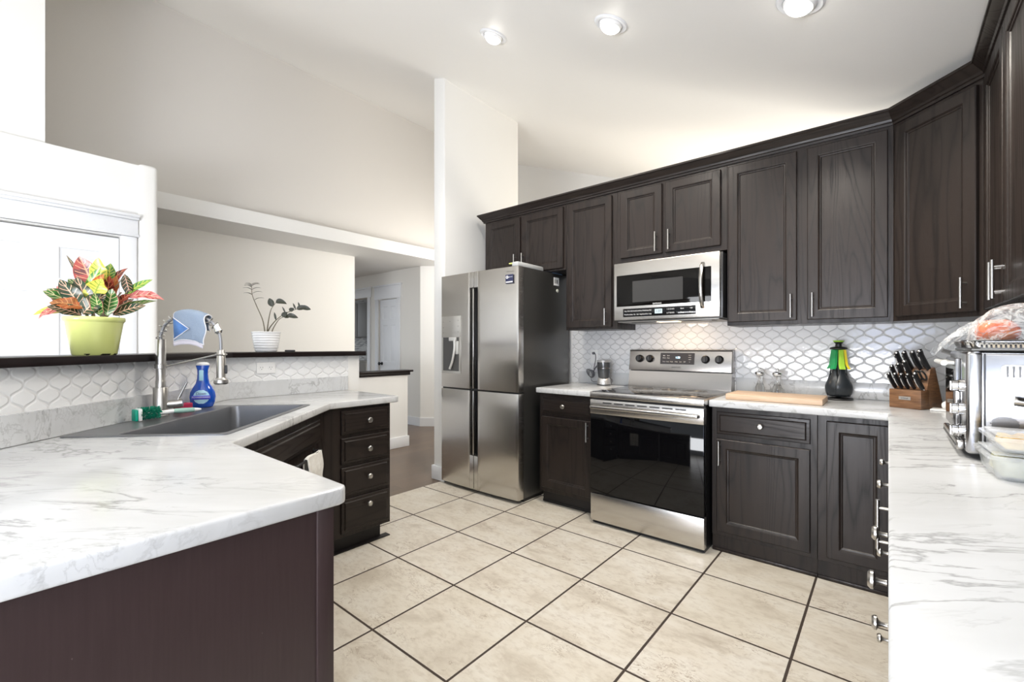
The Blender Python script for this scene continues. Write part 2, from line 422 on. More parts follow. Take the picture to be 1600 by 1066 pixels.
# floors
struct('floor', MB().box(-3.15, 0.66, -3.0, 3.5, -0.05, 0.0), floortile())
struct('floor_hall', MB().box(-11.5, -3.15, -3.0, 6.0, -0.05, -0.001), planks())
struct('floor_beyond', MB().box(-3.15, 1.5, 3.64, 6.0, -0.05, -0.001), bpy.data.materials['wood_plank_floor'])
# vaulted ceiling, soft curve where it meets the flat strip over the right wall
mb = MB(); xs = [1.6, 0.8, 0.4, 0.2, 0.1, 0.0, -0.1, -0.2, -0.35, -0.6, -1.0, -2.0, -3.0, -4.0, -5.0, -5.6]
def cz(x):
    k = 0.22
    t = -x+0.0
    return 2.54+0.37*(0.5*(t+math.sqrt(t*t+k*k)))
mb.grid([[(x, y, cz(x)) for y in (-3.0, 0.0, 3.0, 6.0)] for x in xs])
mb.grid([[(x, y, cz(x)+0.12) for y in (-3.0, 0.0, 3.0, 6.0)] for x in xs])
struct('ceiling', mb, MC)
# right wall, back wall of the kitchen, room beyond
struct('wall_right', MB().box(0.65, 0.77, -3.0, 6.0, 0, 2.62), MW)
struct('wall_back', MB().box(-3.12, 0.65, 3.5, 3.64, 0, 2.40), MW)
struct('wall_far', MB().box(-5.3, 1.5, 5.9, 6.0, 0, 4.6), MW)
# tall fin beside the fridge
struct('wall_fin', MB().box(-3.27, -3.12, 2.765, 3.84, 0, 3.80, 0.012, 3), MW)
struct('baseboard_fin', MB().box(-3.285, -3.105, 2.75, 3.84, 0, 0.13, 0.004), MT)
# left: door wall with its rounded end, white block above, grey upper wall, boxed beam
mb = MB()
mb.box(-4.48, -4.36, -3.0, -0.055, 0, 2.61); mb.box(-4.48, -4.36, -0.055, 0.694, 2.05, 2.61); mb.box(-4.48, -4.36, 0.694, 0.80, 0, 2.61)
struct('wall_left', mb, MW)
struct('column_left', MB().box(-4.50, -4.335, 0.795, 0.915, 0, 2.625, 0.03, 4), MW)
struct('wall_block', MB().box(-5.32, -4.40, -3.0, 0.31, 2.61, 4.5), MW)
struct('wall_upper', MB().box(-5.45, -5.32, -3.0, 5.9, 2.60, 4.6), MG)
struct('beam', MB().box(-5.70, -5.05, 0.2, 5.9, 2.49, 2.64), MW)
struct('wall_hall', MB().box(-5.82, -5.70, -1.0, 3.40, 0, 2.6), MGL_)
struct('ceiling_hall', MB().box(-11.5, -5.70, 3.0, 6.0, 2.49, 2.55), MW)
# hall wall with an opening and a door
HY = 4.45
mb = MB()
mb.box(-9.2, -7.80, HY, HY+0.12, 0, 2.49); mb.box(-7.80, -7.03, HY, HY+0.12, 2.10, 2.49)
mb.box(-7.03, -6.70, HY, HY+0.12, 0, 2.49); mb.box(-6.70, -6.17, HY, HY+0.12, 2.035, 2.49); mb.box(-6.17, -5.58, HY, HY+0.12, 0, 2.49)
struct('wall_hall_end', mb, MGL_)
mb = MB(); mb.prism([(-5.58, 4.45), (-4.80, 5.10), (-4.88, 5.20), (-5.58, 4.62)], 0, 2.49); struct('wall_hall_angle', mb, MW)
mb = MB(); mb.prism([(-6.17+0.10, HY-0.015), (-5.578, HY-0.015), (-4.79, 5.09), (-4.80, 5.10), (-5.58, HY), (-6.07, HY)], 0, 0.13); struct('baseboard_hall', mb, MT)
def panel_door(mb, wdt, hgt, t=0.035):
    """six-panel door slab, front at y=0 facing -y, x 0..w"""
    st = 0.11 if wdt > 0.6 else 0.08; k = hgt/2.03
    zs = [0.0, 0.20*k, 0.80*k, 0.98*k, 1.60*k, 1.70*k, hgt-0.115, hgt]
    xs_ = [0.0, st, wdt/2-st/2, wdt/2+st/2, wdt-st, wdt]
    for i in range(5):
        for j in range(7):
            x0, x1, z0, z1 = xs_[i], xs_[i+1], zs[j], zs[j+1]
            q = lambda ins, yy: [(x0+ins, yy, z0+ins), (x1-ins, yy, z0+ins), (x1-ins, yy, z1-ins), (x0+ins, yy, z1-ins)]
            if i % 2 == 1 and j % 2 == 1:
                V = mb.grid([q(0, 0), q(0.004, 0.006), q(0.014, 0.009), q(0.022, 0.009), q(0.042, 0.003)], close_v=True); mb._f(V[-1])
            else: mb._f([mb.bm.verts.new(p) for p in q(0, 0)])
    bmesh.ops.remove_doubles(mb.bm, verts=mb.bm.verts[:], dist=1e-5)
    V = mb.grid([[(0, 0, 0), (wdt, 0, 0), (wdt, 0, hgt), (0, 0, hgt)], [(0, t, 0), (wdt, t, 0), (wdt, t, hgt), (0, t, hgt)]], close_v=True); mb._f(V[-1])
    bmesh.ops.remove_doubles(mb.bm, verts=mb.bm.verts[:], dist=1e-5)
d1 = empty('door_1', (-4.385, -0.05, 0), PI/2); d1['kind'] = 'structure'
mb = MB(); panel_door(mb, 0.74, 2.04); mb.build('door_slab', MT, d1)
t1 = empty('trim_1', (-4.36, 0.0, 0), PI/2); t1['kind'] = 'structure'
mb = MB(); mb.box(0.697, 0.787, -0.018, 0.0, 0, 2.06, 0.004); mb.box(-0.145, -0.055, -0.018, 0.0, 0, 2.06, 0.004); mb.build('casing', MT, t1)
mb = MB(); mb.box(-0.16, 0.795, -0.022, 0.0, 2.06, 2.185, 0.003); mb.box(-0.165, 0.80, -0.028, 0, 2.06, 2.08, 0.004)
mb.box(-0.17, 0.800, -0.040, 0.0, 2.185, 2.205, 0.006); mb.box(-0.18, 0.800, -0.055, 0.0, 2.203, 2.225, 0.005); mb.build('header', MT, t1)
d2 = empty('door_2', (-6.69, HY+0.02, 0), 0); d2['kind'] = 'structure'
mb = MB(); panel_door(mb, 0.51, 2.03); mb.build('door_slab', MT, d2)
mb = MB(); mb.lathe([(0.028, 0), (0.028, -0.006), (0.012, -0.01), (0.012, -0.035), (0.026, -0.045), (0.029, -0.06), (0.016, -0.072), (0.001, -0.074)], (0.055, 0, 0.95), 20, 'Y'); mb.build('door_knob', MBK, d2)
for z in (0.35, 1.02, 1.78):
    MB().cyl((0.50, -0.008, z-0.045), (0.50, -0.008, z+0.045), 0.007).build('hinge', MBK, d2)
t2 = empty('trim_2', (0, HY, 0)); t2['kind'] = 'structure'
mb = MB()
for a in (-7.03, -6.17): mb.box(a, a+0.09, -0.018, 0, 0, 2.10, 0.004)
mb.box(-6.79, -6.70, -0.018, 0, 0, 2.10, 0.004); mb.box(-7.89, -7.80, -0.018, 0, 0, 2.10, 0.004); mb.build('casing', MT, t2)
mb = MB(); mb.box(-6.81, -6.06, -0.022, 0, 2.04, 2.25, 0.003); mb.box(-6.83, -6.04, -0.04, 0, 2.25, 2.275, 0.005)
mb.box(-7.91, -6.91, -0.022, 0, 2.10, 2.25, 0.003); mb.box(-7.93, -6.89, -0.04, 0, 2.25, 2.275, 0.005); mb.build('header', MT, t2)
# laundry nook behind the opening
def mosaic():
    m, nt, b = mat('mosaic_strip_tile')
    tc = nd(nt, 'ShaderNodeTexCoord'); sep = nd(nt, 'ShaderNodeSeparateXYZ'); L(nt, tc.outputs['Object'], sep.inputs[0])
    cmb = nd(nt, 'ShaderNodeCombineXYZ'); L(nt, sep.outputs[0], cmb.inputs[0]); L(nt, sep.outputs[2], cmb.inputs[1])
    br = nd(nt, 'ShaderNodeTexBrick'); L(nt, cmb.outputs[0], br.inputs['Vector'])
    br.inputs['Color1'].default_value = (0.12, 0.12, 0.12, 1); br.inputs['Color2'].default_value = (0.60, 0.60, 0.58, 1); br.inputs['Mortar'].default_value = (0.5, 0.5, 0.5, 1)
    br.inputs['Scale'].default_value = 1; br.inputs['Brick Width'].default_value = 0.11; br.inputs['Row Height'].default_value = 0.025; br.inputs['Mortar Size'].default_value = 0.002
    L(nt, br.outputs['Color'], b.inputs['Base Color']); b.inputs['Roughness'].default_value = 0.2; return m
struct('wall_laundry', MB().box(-11.5, -6.4, 5.75, 5.85, 0, 2.49), mosaic())
lc = empty('laundry_cabinet', (-9.95, 5.42, 1.45), 0, 'grey wall cabinet seen through the hall opening above the mosaic tile', 'cabinet')
MB().box(0, 1.95, 0.02, 0.32, 0, 0.75).build('body', plain('grey_cabinet_paint', (0.42, 0.43, 0.44), 0.5), lc)
MGC = bpy.data.materials['grey_cabinet_paint']
for k in range(4):
    d = MB().box(0.01+k*0.485, 0.475+k*0.485, 0, 0.02, 0.01, 0.74, 0.004).build('door', MGC, lc)
    MB().sphere((0.43+k*0.485 if k % 2 == 0 else 0.055+k*0.485, -0.015, 0.07), 0.016).build('knob', MBK, d)
wm = empty('washing_machine', (-8.75, 5.05, 0), 0, 'white washing machine seen through the hall opening', 'washing machine')
MB().box(0, 0.7, 0, 0.66, 0.02, 0.92, 0.02).build('body', MWP, wm)
MB().box(0.0, 0.7, 0.54, 0.66, 0.92, 1.02, 0.01).build('control_panel', MWP, wm)
MB().box(0.03, 0.67, 0.03, 0.52, 0.92, 0.945, 0.01).build('lid', MWP, wm)
# low wall with dark cap in the hall
struct('wall_low', MB().box(-4.72, -4.60, 1.2, 3.47, 0, 0.885), MW)
struct('baseboard_low', MB().box(-4.735, -4.585, 1.2, 3.485, 0, 0.13, 0.004), MT)
cp = tag(MB().box(-4.75, -4.56, 1.2, 3.53, 0.923, 0.948, 0.004).box(-4.735, -4.585, 1.2, 3.50, 0.885, 0.925, 0.003).build('low_ledge', MLEDGE), 'dark wooden ledge capping the low white wall in the hall', 'ledge')

# ------------------------------------------------------------------ pony wall with raised bar ledge
def off(pts, d):   # offset the two-segment run away from the kitchen
    (x0, y0), (x1, y1), (x2, y2) = pts
    k = d*math.tan(PI/8)
    return [(x0-d*0.7071, y0-d*0.7071), (x1-d, y1-k), (x2-d, y2)]
RUN = [(-1.62, -0.49), (-3.10, 0.99), (-3.10, 1.87)]
def run_poly(a, b_): return off(RUN, a)+list(reversed(off(RUN, b_)))
struct('wall_pony', MB().prism(run_poly(0.012, 0.13), 0, 1.165), MW)
ML1 = lantern('lantern_tile_diagonal', (-0.7071, 0.7071, 0), 0.66); ML2 = lantern('lantern_tile_side', (0, 1, 0), 0.66); ML3 = lantern('lantern_tile_back', (1, 0, 0), 0.50)  # back wall grout darker: reflections at the tile bevels put into its colour
def seg_prism(P0, P1, a, b_, z0, z1):
    P0, P1 = Vector(P0), Vector(P1); t = (P1-P0).normalized(); n = Vector((-t.y, t.x))   # n points away from the kitchen for this run
    if n.x > 0: n = -n
    return [tuple(P0+n*a), tuple(P1+n*a), tuple(P1+n*b_), tuple(P0+n*b_)]
k8 = 0.012*math.tan(PI/8)
struct('trim_backsplash_diagonal', MB().prism([(-1.62, -0.49), (-3.10, 0.99), (-3.112, 0.99-k8), (-1.6285, -0.4985)], 1.016, 1.168), ML1)
struct('trim_backsplash_side', MB().prism([(-3.10, 0.99), (-3.10, 1.875), (-3.112, 1.875), (-3.112, 0.99-k8)], 1.016, 1.168), ML2)
struct('trim_wall_end', MB().box(-3.235, -3.098, 1.795, 1.885, 0, 1.167), MW)
mb = MB(); mb.prism([(-3.14+0.03, 1.785), (-3.082, 1.785), (-3.082, 0.997), (-1.605, -0.48), (-1.62, -0.49), (-3.10, 0.99), (-3.10, 1.785)], 0.9145, 1.016, 0.0)
tag(mb.build('marble_upstand', MM), 'white marble upstand behind the corner sink under the lantern tile', 'upstand')
LR = [(p[0], p[1]) for p in RUN]
mb = MB(); P = off(RUN, -0.045)+list(reversed(off(RUN, 0.24)))
P[2] = (P[2][0], 1.92); P[3] = (P[3][0], 1.92)
mb.prism(P, 1.168, 1.201, 0.004)
tag(mb.build('bar_ledge', MLEDGE), 'long dark raised bar ledge above the sink backsplash', 'ledge')

# ------------------------------------------------------------------ worktops
def s_n(s, n):   # diagonal frame: s along the front, n towards the kitchen (n negative behind)
    r = 0.70710678
    return ((n-s)*r, (n+s)*r)
S0, S1, NF, NB = 1.715, 2.575, -0.885, -1.455
def rrect(x0, x1, y0, y1, r, n=5):
    out = []
    for cx_, cy_, a0 in ((x1-r, y1-r, 0), (x0+r, y1-r, PI/2), (x0+r, y0+r, PI), (x1-r, y0+r, 1.5*PI)):
        for k in range(n+1):
            a = a0+PI/2*k/n; out.append((cx_+r*math.cos(a), cy_+r*math.sin(a)))
    return out
hole = [s_n(s, n) for s, n in rrect(S0+0.008, S1-0.008, NB+0.008, NF-0.008, 0.02, 3)]
top = [(-0.955, -0.12), (-0.955, 0.535), (-0.962, 0.55), (-0.975, 0.557), (-1.70, 0.557), (-2.455, 1.312), (-2.455, 1.775), (-2.465, 1.785), (-3.082, 1.785), (-3.082, 0.997), (-1.965, -0.12)]
mb = MB(); mb.prism(top, 0.874, 0.914, 0.007, [hole], 3)
tag(mb.build('sink_worktop', MM), 'white marble worktop around the corner sink, ending at the near peninsula', 'worktop')
mb = MB(); mb.prism([(-2.135, 2.845), (-1.612, 2.845), (-1.612, 3.482), (-2.135, 3.482)], 0.874, 0.914, 0.006)
tag(mb.build('short_worktop', MM), 'short white marble worktop between fridge and range', 'worktop')
mb = MB(); mb.prism([(-0.832, 2.845), (0.0, 2.845), (0.0, -0.60), (0.632, -0.60), (0.632, 3.482), (-0.832, 3.482)], 0.874, 0.914, 0.006)
tag(mb.build('long_worktop', MM), 'long white marble worktop right of the range turning towards the viewer', 'worktop')
mb = MB(); mb.box(-2.135, -1.612, 3.482, 3.499, 0.9145, 1.016, 0.003)
tag(mb.build('marble_upstand', MM), 'short white marble upstand between fridge and range', 'upstand')
mb = MB(); mb.box(-0.832, 0.632, 3.482, 3.499, 0.9145, 1.016, 0.003); mb.box(0.632, 0.649, -0.6, 3.499, 0.9145, 1.016, 0.003)
tag(mb.build('marble_upstand', MM), 'long white marble upstand behind the knife block and cutting board', 'upstand')
struct('trim_backsplash_back', MB().box(-2.2, 0.65, 3.488, 3.5, 0.90, 1.55), ML3)
struct('trim_backsplash_right', MB().box(0.638, 0.65, -0.6, 3.49, 0.914, 1.40), ML2)

# ------------------------------------------------------------------ cabinet parts
def ring_face(mb, x0, x1, z0, z1, steps, back):
    """nested rectangles: steps = [(inset, y)], closed in the middle; y negative is towards the room"""
    rows = [[(x0, back, z0), (x1, back, z0), (x1, back, z1), (x0, back, z1)]]
    for ins, yy in steps: rows.append([(x0+ins, yy, z0+ins), (x1-ins, yy, z0+ins), (x1-ins, yy, z1-ins), (x0+ins, yy, z1-ins)])
    V = mb.grid(rows, close_v=True); mb._f(V[-1])
    mb._f(V[0])
def door_part(p, x0, x1, z0, z1, fr=0.056, name='door'):
    mb = MB()
    ring_face(mb, x0, x1, z0, z1, [(0.0, -0.016), (0.0035, -0.0195), (fr-0.004, -0.0195), (fr+0.001, -0.017), (fr+0.004, -0.0125), (fr+0.010, -0.0115), (fr+0.0135, -0.0075), (fr+0.014, -0.0075)], -0.0005)
    return mb.build(name, MO, p, 12)
def drawer_part(p, x0, x1, z0, z1):
    mb = MB(); ring_face(mb, x0, x1, z0, z1, [(0.0, -0.010), (0.003, -0.0125), (0.017, -0.0135), (0.022, -0.0195), (0.024, -0.020)], -0.0005)
    return mb.build('drawer', MOH, p, 12)
def pull(p, x, z0, z1, yo=0.049):
    mb = MB(); mb.cyl((x, -yo, z0), (x, -yo, z1), 0.0058, n=14)
    for z in (z0+0.025, z1-0.025): mb.cyl((x, -0.0195, z), (x, -yo, z), 0.0045, n=10)
    return tag(mb.build('handle', MN, p), 'brushed nickel bar handle')
def knob(p, x, z, r=0.0165, d=0.0):
    mb = MB(); mb.lathe([(0.006, 0.0), (0.0055, -0.012), (0.008, -0.018), (r, -0.022), (r, -0.027), (r*0.75, -0.032), (r*0.7, -0.0305), (0.001, -0.031)], (x, -0.0195-d, z), 20, 'Y')
    return tag(mb.build('knob', MN, p), 'round brushed nickel knob')
def carcass(p, w_, dep, z0, z1, name='body', m=None):
    return MB().box(0, w_, 0, dep, z0, z1, 0.0015, 1).build(name, m or MO, p)
def cab(name, x, y, rz, label, cat='cabinet', group=None): return empty(name, (x, y, 0), rz, label, cat, group)

UF = 3.17; UD = 0.318; UB, UT = 1.372, 2.455; DT = 2.405
GW = 'wall cabinets along the kitchen walls'; GB = 'base cabinets under the worktops'
# --- uppers on the back wall
c = cab('wall_cabinet', -2.985, UF, 0, 'short wall cabinet with two doors above the steel refrigerator', group=GW)
carcass(c, 0.922, UD, 1.880, UT)
a = door_part(c, 0.035, 0.437, 1.915, DT); pull(a, 0.392, 1.93, 2.07)
a = door_part(c, 0.462, 0.900, 1.895, DT); pull(a, 0.482, 1.93, 2.07)
c = cab('wall_cabinet', -2.062, UF, 0, 'tall single-door wall cabinet between refrigerator and microwave', group=GW)
carcass(c, 0.468, UD, UB, UT)
a = door_part(c, 0.020, 0.425, 1.39, DT); pull(a, 0.380, 1.402, 1.532)
c = cab('wall_cabinet', -1.594, UF, 0, 'short wall cabinet with two doors above the microwave', group=GW)
carcass(c, 0.784, UD, 1.872, UT)
a = door_part(c, 0.030, 0.352, 1.905, DT); pull(a, 0.312, 1.92, 2.06)
a = door_part(c, 0.376, 0.746, 1.905, DT); pull(a, 0.408, 1.92, 2.06)
c = cab('wall_cabinet', -0.810, UF, 0, 'wide two-door wall cabinet right of the microwave above the cutting board', group=GW)
carcass(c, 0.832, UD, UB, UT)
a = door_part(c, 0.010, 0.390, 1.395, DT); pull(a, 0.362, 1.41, 1.55)
a = door_part(c, 0.443, 0.808, 1.395, DT); pull(a, 0.470, 1.41, 1.55)
# --- diagonal corner upper
c = cab('wall_cabinet', 0.022, UF, -PI/4, 'angled corner wall cabinet with one door above the knife block', group=GW)
mb = MB(); q = 0.445
mb.prism([(0, 0), (q, 0), (q+0.215, 0.215), (q/2+0.02, 0.66), (q/2-0.02, 0.66), (-0.215, 0.215)], UB, UT, 0)
mb.build('body', MO, c)
a = door_part(c, 0.025, 0.410, 1.395, DT); pull(a, 0.372, 1.41, 1.55)
# --- uppers on the right wall
RFX = 0.337
c = cab('wall_cabinet', RFX, 2.855, -PI/2, 'two-door wall cabinet on the right wall above the toaster oven', group=GW)
carcass(c, 0.90, 0.30, UB, UT)
a = door_part(c, 0.035, 0.452, 1.395, DT); pull(a, 0.425, 1.41, 1.55)
a = door_part(c, 0.462, 0.880, 1.395, DT); pull(a, 0.492, 1.41, 1.55)
c = cab('wall_cabinet', RFX, 1.955, -PI/2, 'nearest wall cabinet at the right edge of the photo', group=GW)
carcass(c, 0.90, 0.30, UB, UT)
a = door_part(c, 0.020, 0.442, 1.395, DT); pull(a, 0.415, 1.41, 1.55)
a = door_part(c, 0.458, 0.880, 1.395, DT); pull(a, 0.488, 1.41, 1.55)
# --- crown moulding
path = [(-2.992, UF+0.20), (-2.992, UF), (0.022, UF), (RFX, 2.855), (RFX, 1.05)]
prof = [(0.0, 2.425), (0.010, 2.425), (0.012, 2.437), (0.018, 2.441), (0.022, 2.452), (0.038, 2.470), (0.050, 2.486), (0.056, 2.490), (0.056, 2.502), (0.0, 2.502), (-0.02, 2.502), (-0.02, 2.456)]
def sweep(path, prof, mb):
    rows = []
    n = len(path)
    for i, p in enumerate(path):
        p = Vector(p); nn = []
        for a_, b_ in ((i-1, i), (i, i+1)):
            if 0 <= a_ and b_ < n:
                t = (Vector(path[b_])-Vector(path[a_])).normalized(); nn.append(Vector((t.y, -t.x)))
        m_ = sum(nn, Vector((0, 0)))/len(nn); m_ = m_/m_.length_squared
        rows.append([(p.x+m_.x*o_, p.y+m_.y*o_, z) for o_, z in prof])
    V = mb.grid(rows, close_v=True); mb._f(V[0]); mb._f(V[-1])
mb = MB(); sweep(path, prof, mb)
tag(mb.build('crown_moulding', MOH, None, 15), 'dark crown moulding running along the top of the wall cabinets', 'moulding')

# --- base cabinets on the back wall
BF = 2.885
def base_body(c, w_, dep=0.61, toe=0.012, name='body', tk=0.10):
    carcass(c, w_, dep, tk, 0.8735)
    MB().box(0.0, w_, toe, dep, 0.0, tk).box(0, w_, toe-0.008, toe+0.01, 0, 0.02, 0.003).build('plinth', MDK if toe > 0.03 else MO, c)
c = cab('base_cabinet', -2.125, BF, 0, 'narrow base cabinet with drawer and door between fridge and range', group=GB)
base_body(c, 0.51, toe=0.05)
a = drawer_part(c, 0.030, 0.480, 0.715, 0.845); knob(a, 0.24, 0.782)
a = door_part(c, 0.030, 0.480, 0.135, 0.690); pull(a, 0.448, 0.545, 0.685)
c = cab('base_cabinet', -0.824, BF, 0, 'base cabinet with one drawer and one door right of the range', group=GB)
base_body(c, 0.534)
a = drawer_part(c, 0.030, 0.503, 0.712, 0.845); knob(a, 0.268, 0.782)
a = door_part(c, 0.030, 0.503, 0.128, 0.682); pull(a, 0.050, 0.530, 0.672)
c = cab('base_cabinet', -0.289, BF, 0, 'corner base cabinet with one tall narrow door', group=GB)
base_body(c, 0.318)
a = door_part(c, 0.040, 0.300, 0.128, 0.845)
# --- base cabinets on the right wall (doors face the aisle just under the worktop's edge)
RB = 0.030
c = cab('base_cabinet', RB, 2.62, -PI/2, 'base cabinet with a drawer nearest the corner under the long worktop', group=GB)
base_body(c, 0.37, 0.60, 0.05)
a = drawer_part(c, 0.02, 0.35, 0.712, 0.845); knob(a, 0.17, 0.75, 0.014, 0.007)
a = door_part(c, 0.02, 0.35, 0.128, 0.682)
c = cab('base_cabinet', RB, 2.25, -PI/2, 'three-drawer base cabinet under the long worktop', group=GB)
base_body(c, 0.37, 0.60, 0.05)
for z0, z1, zk in ((0.712, 0.845, 0.746), (0.40, 0.69, 0.504), (0.115, 0.38, 0.197)):
    a = drawer_part(c, 0.02, 0.35, z0, z1); knob(a, 0.18, zk, 0.0155, 0.010)
c = cab('base_cabinet', RB, 1.88, -PI/2, 'single-door base cabinet with bar handle under the long worktop', group=GB)
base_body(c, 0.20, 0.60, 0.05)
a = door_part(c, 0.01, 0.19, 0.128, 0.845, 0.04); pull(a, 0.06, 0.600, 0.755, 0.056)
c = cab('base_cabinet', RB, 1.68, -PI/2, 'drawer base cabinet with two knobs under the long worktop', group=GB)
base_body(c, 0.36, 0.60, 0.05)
for z0, z1, zk in ((0.712, 0.845, 0.752), (0.40, 0.69, 0.520), (0.115, 0.38, 0.25)):
    a = drawer_part(c, 0.02, 0.34, z0, z1); knob(a, 0.18, zk, 0.018, 0.012)
c = cab('base_cabinet', RB, 1.32, -PI/2, 'nearest base cabinet under the long worktop with one large knob', group=GB)
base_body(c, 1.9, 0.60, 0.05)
a = drawer_part(c, 0.02, 0.36, 0.712, 0.845); knob(a, 0.09, 0.738, 0.019, 0.013)
a = door_part(c, 0.02, 0.36, 0.128, 0.682)
# --- sink-side base cabinets
c = cab('base_cabinet', -2.485, 1.275, PI/2, 'four-drawer base cabinet at the end of the sink worktop', group=GB)
carcass(c, 0.46, 0.59, 0.10, 0.8735)
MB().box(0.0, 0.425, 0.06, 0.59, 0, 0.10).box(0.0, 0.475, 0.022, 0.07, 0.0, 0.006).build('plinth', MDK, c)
for z0, z1, zk in ((0.712, 0.855, 0.785), (0.535, 0.690, 0.610), (0.345, 0.515, 0.440), (0.125, 0.325, 0.272)):
    a = drawer_part(c, 0.115, 0.445, z0, z1); knob(a, 0.288, zk, 0.0165)
sq = 0.70710678
c = cab('base_cabinet', (-1.19-1.4142*1.60)/2, (-1.19+1.4142*1.60)/2, 3*PI/4, 'angled sink base cabinet with a false drawer front', group=GB)
mb = MB(); mb.prism([(0.005, 0), (1.055, 0), (1.055, 0.03), (0.93, 0.46), (0.25, 0.46), (0.005, 0.03)], 0.10, 0.70)
mb.prism([(0.005, 0), (1.055, 0), (1.055, 0.018), (0.005, 0.018)], 0.70, 0.8735); mb.build('body', MO, c)
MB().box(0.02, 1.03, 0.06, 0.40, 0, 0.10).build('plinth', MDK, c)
tag(drawer_part(c, 0.10, 0.955, 0.712, 0.835), 'false drawer front')
a = door_part(c, 0.10, 0.52, 0.128, 0.668); a = door_part(c, 0.535, 0.955, 0.128, 0.668)
mb = MB(); mb.tube(smooth_curve([(0.49, -0.022, 0.695), (0.49, -0.055, 0.697), (0.53, -0.065, 0.698), (0.78, -0.065, 0.698), (0.82, -0.055, 0.697), (0.82, -0.022, 0.695)], 5), 0.006, 10)
for x in (0.49, 0.82): mb.lathe([(0.014, -0.0205), (0.014, -0.026), (0.001, -0.027)], (x, 0, 0.695), 16, 'Y')
tb = tag(mb.build('towel_bar', MBK, c), 'black towel bar')
c = cab('base_cabinet', -0.985, 0.525, PI, 'large peninsula base cabinet with scuffed dark end panel nearest the viewer', group=GB)
carcass(c, 0.735, 0.63, 0.0, 0.8735, m=MOP)
def scuffed():
    m, nt, b = mat('scuffed_end_panel')
    v = coords(nt, 'Object', (1, 1, 0.05)); g = noise(nt, v, 150, 4, 0.6)
    base = mixc(nt, g, (0.028, 0.016, 0.016), (0.046, 0.029, 0.029))
    s = noise(nt, coords(nt, 'Object', (1, 1, 0.7)), 55, 2, 0.5); s2 = noise(nt, coords(nt), 8, 2)
    f = M(nt, 'MULTIPLY', ramp(nt, s, [(0.775, 0.0), (0.80, 1.0)]), ramp(nt, s2, [(0.5, 0.0), (0.6, 1.0)]))
    L(nt, mixc(nt, M(nt, 'MULTIPLY', f, 0.7), base, (0.42, 0.38, 0.36)), b.inputs['Base Color'])
    b.inputs['Roughness'].default_value = 0.38; bump(nt, b, g, 0.12, 0.0006); return m
MSC = scuffed()
MB().box(-0.008, -0.0005, 0.002, 0.63, 0.0, 0.8735, 0.001, 1).build('end_panel', MSC, c)
MB().box(-0.014, 0.0, -0.003, 0.036, 0.0, 0.8735, 0.003, 2).build('corner_stile', MSC, c)
for x0, x1 in ((0.04, 0.36), (0.375, 0.70)):
    a = drawer_part(c, x0, x1, 0.712, 0.845); knob(a, (x0+x1)/2, 0.78)
    a = door_part(c, x0, x1, 0.128, 0.682)
# towel on the bar
mb = MB(); rows = []
fr = Vector((-1.7261, 0.5361, 0)); ux = Vector((-sq, sq, 0)); uo = Vector((sq, sq, 0))
for i in range(22):
    t = i/21
    if t < 0.10: zz = 0.600+t/0.10*0.085; oo = 0.054+0.0*t
    elif t < 0.22:
        a_ = (t-0.10)/0.12*PI; zz = 0.697+math.sin(a_)*0.011; oo = 0.065-math.cos(a_)*0.011
    else: zz = 0.697-(t-0.22)/0.78*0.30; oo = 0.077+0.003*math.sin(i)
    row = []
    for j in range(19):
        u = j/18; xx = 0.585+u*0.20
        wv = 0.006*math.sin(u*19+0.5)*min(1, abs(t-0.16)*4)
        row.append(fr+ux*xx+uo*(oo+wv)+Vector((0, 0, zz+0.004*math.sin(u*6))))
    rows.append(row)
mb.grid(rows)
m_, nt, b = mat('quilted_white_towel'); v = coords(nt, 'Object', (1, 1, 1), (0, 0, PI/4))
n_ = nd(nt, 'ShaderNodeTexVoronoi'); n_.inputs['Scale'].default_value = 55; L(nt, v, n_.inputs['Vector'])
L(nt, mixc(nt, n_.outputs['Distance'], (0.80, 0.79, 0.75), (0.70, 0.68, 0.64)), b.inputs['Base Color']); b.inputs['Roughness'].default_value = 0.9
bump(nt, b, n_.outputs['Distance'], 0.5, 0.002)
o = mb.build('hand_towel', m_); tag(o, 'white quilted hand towel hanging from the bar under the sink', 'towel')
sm = o.modifiers.new('thick', 'SOLIDIFY'); sm.thickness = 0.003; sm.offset = 0

# ------------------------------------------------------------------ sink and faucet
snk = empty('kitchen_sink', (s_n(2.145, -1.135)[0], s_n(2.145, -1.135)[1], 0.914), 3*PI/4, 'dark graphite corner sink set into the marble worktop', 'sink')
# local x = s-2.145 ; local y = -(n+1.135) ; front edge y=-0.25, back y=0.25
mb = MB()
def rr(x0, x1, y0, y1, r, z): return [(x, y, z) for x, y in rrect(x0, x1, y0, y1, r, 6)]
rows = [rr(-0.43, 0.43, -0.25, 0.318, 0.02, 0.0005), rr(-0.43, 0.43, -0.25, 0.318, 0.02, 0.0035), rr(-0.427, 0.427, -0.247, 0.315, 0.018, 0.0045),
        rr(-0.405, 0.405, -0.228, 0.150, 0.03, 0.0045), rr(-0.402, 0.402, -0.225, 0.147, 0.03, 0.001),
        rr(-0.398, 0.398, -0.221, 0.143, 0.035, -0.03), rr(-0.394, 0.394, -0.217, 0.139, 0.04, -0.185), rr(-0.375, 0.375, -0.198, 0.12, 0.05, -0.205), rr(-0.05, 0.05, -0.08, 0.02, 0.045, -0.209)]
V = mb.grid(rows, close_v=True); mb._f(V[-1]); mb.build('basin', MSINK, snk, 30)
MB().lathe([(0.001, -0.204), (0.03, -0.204), (0.045, -0.2055), (0.048, -0.2085)], (0, -0.03, 0), 24).build('drain', MCH, snk)
# faucet
FX, FY = s_n(2.193, -1.418)
fc = empty('kitchen_faucet', (FX, FY, 0.9185), 3*PI/4, 'spring-neck stainless faucet standing behind the sink', 'faucet')
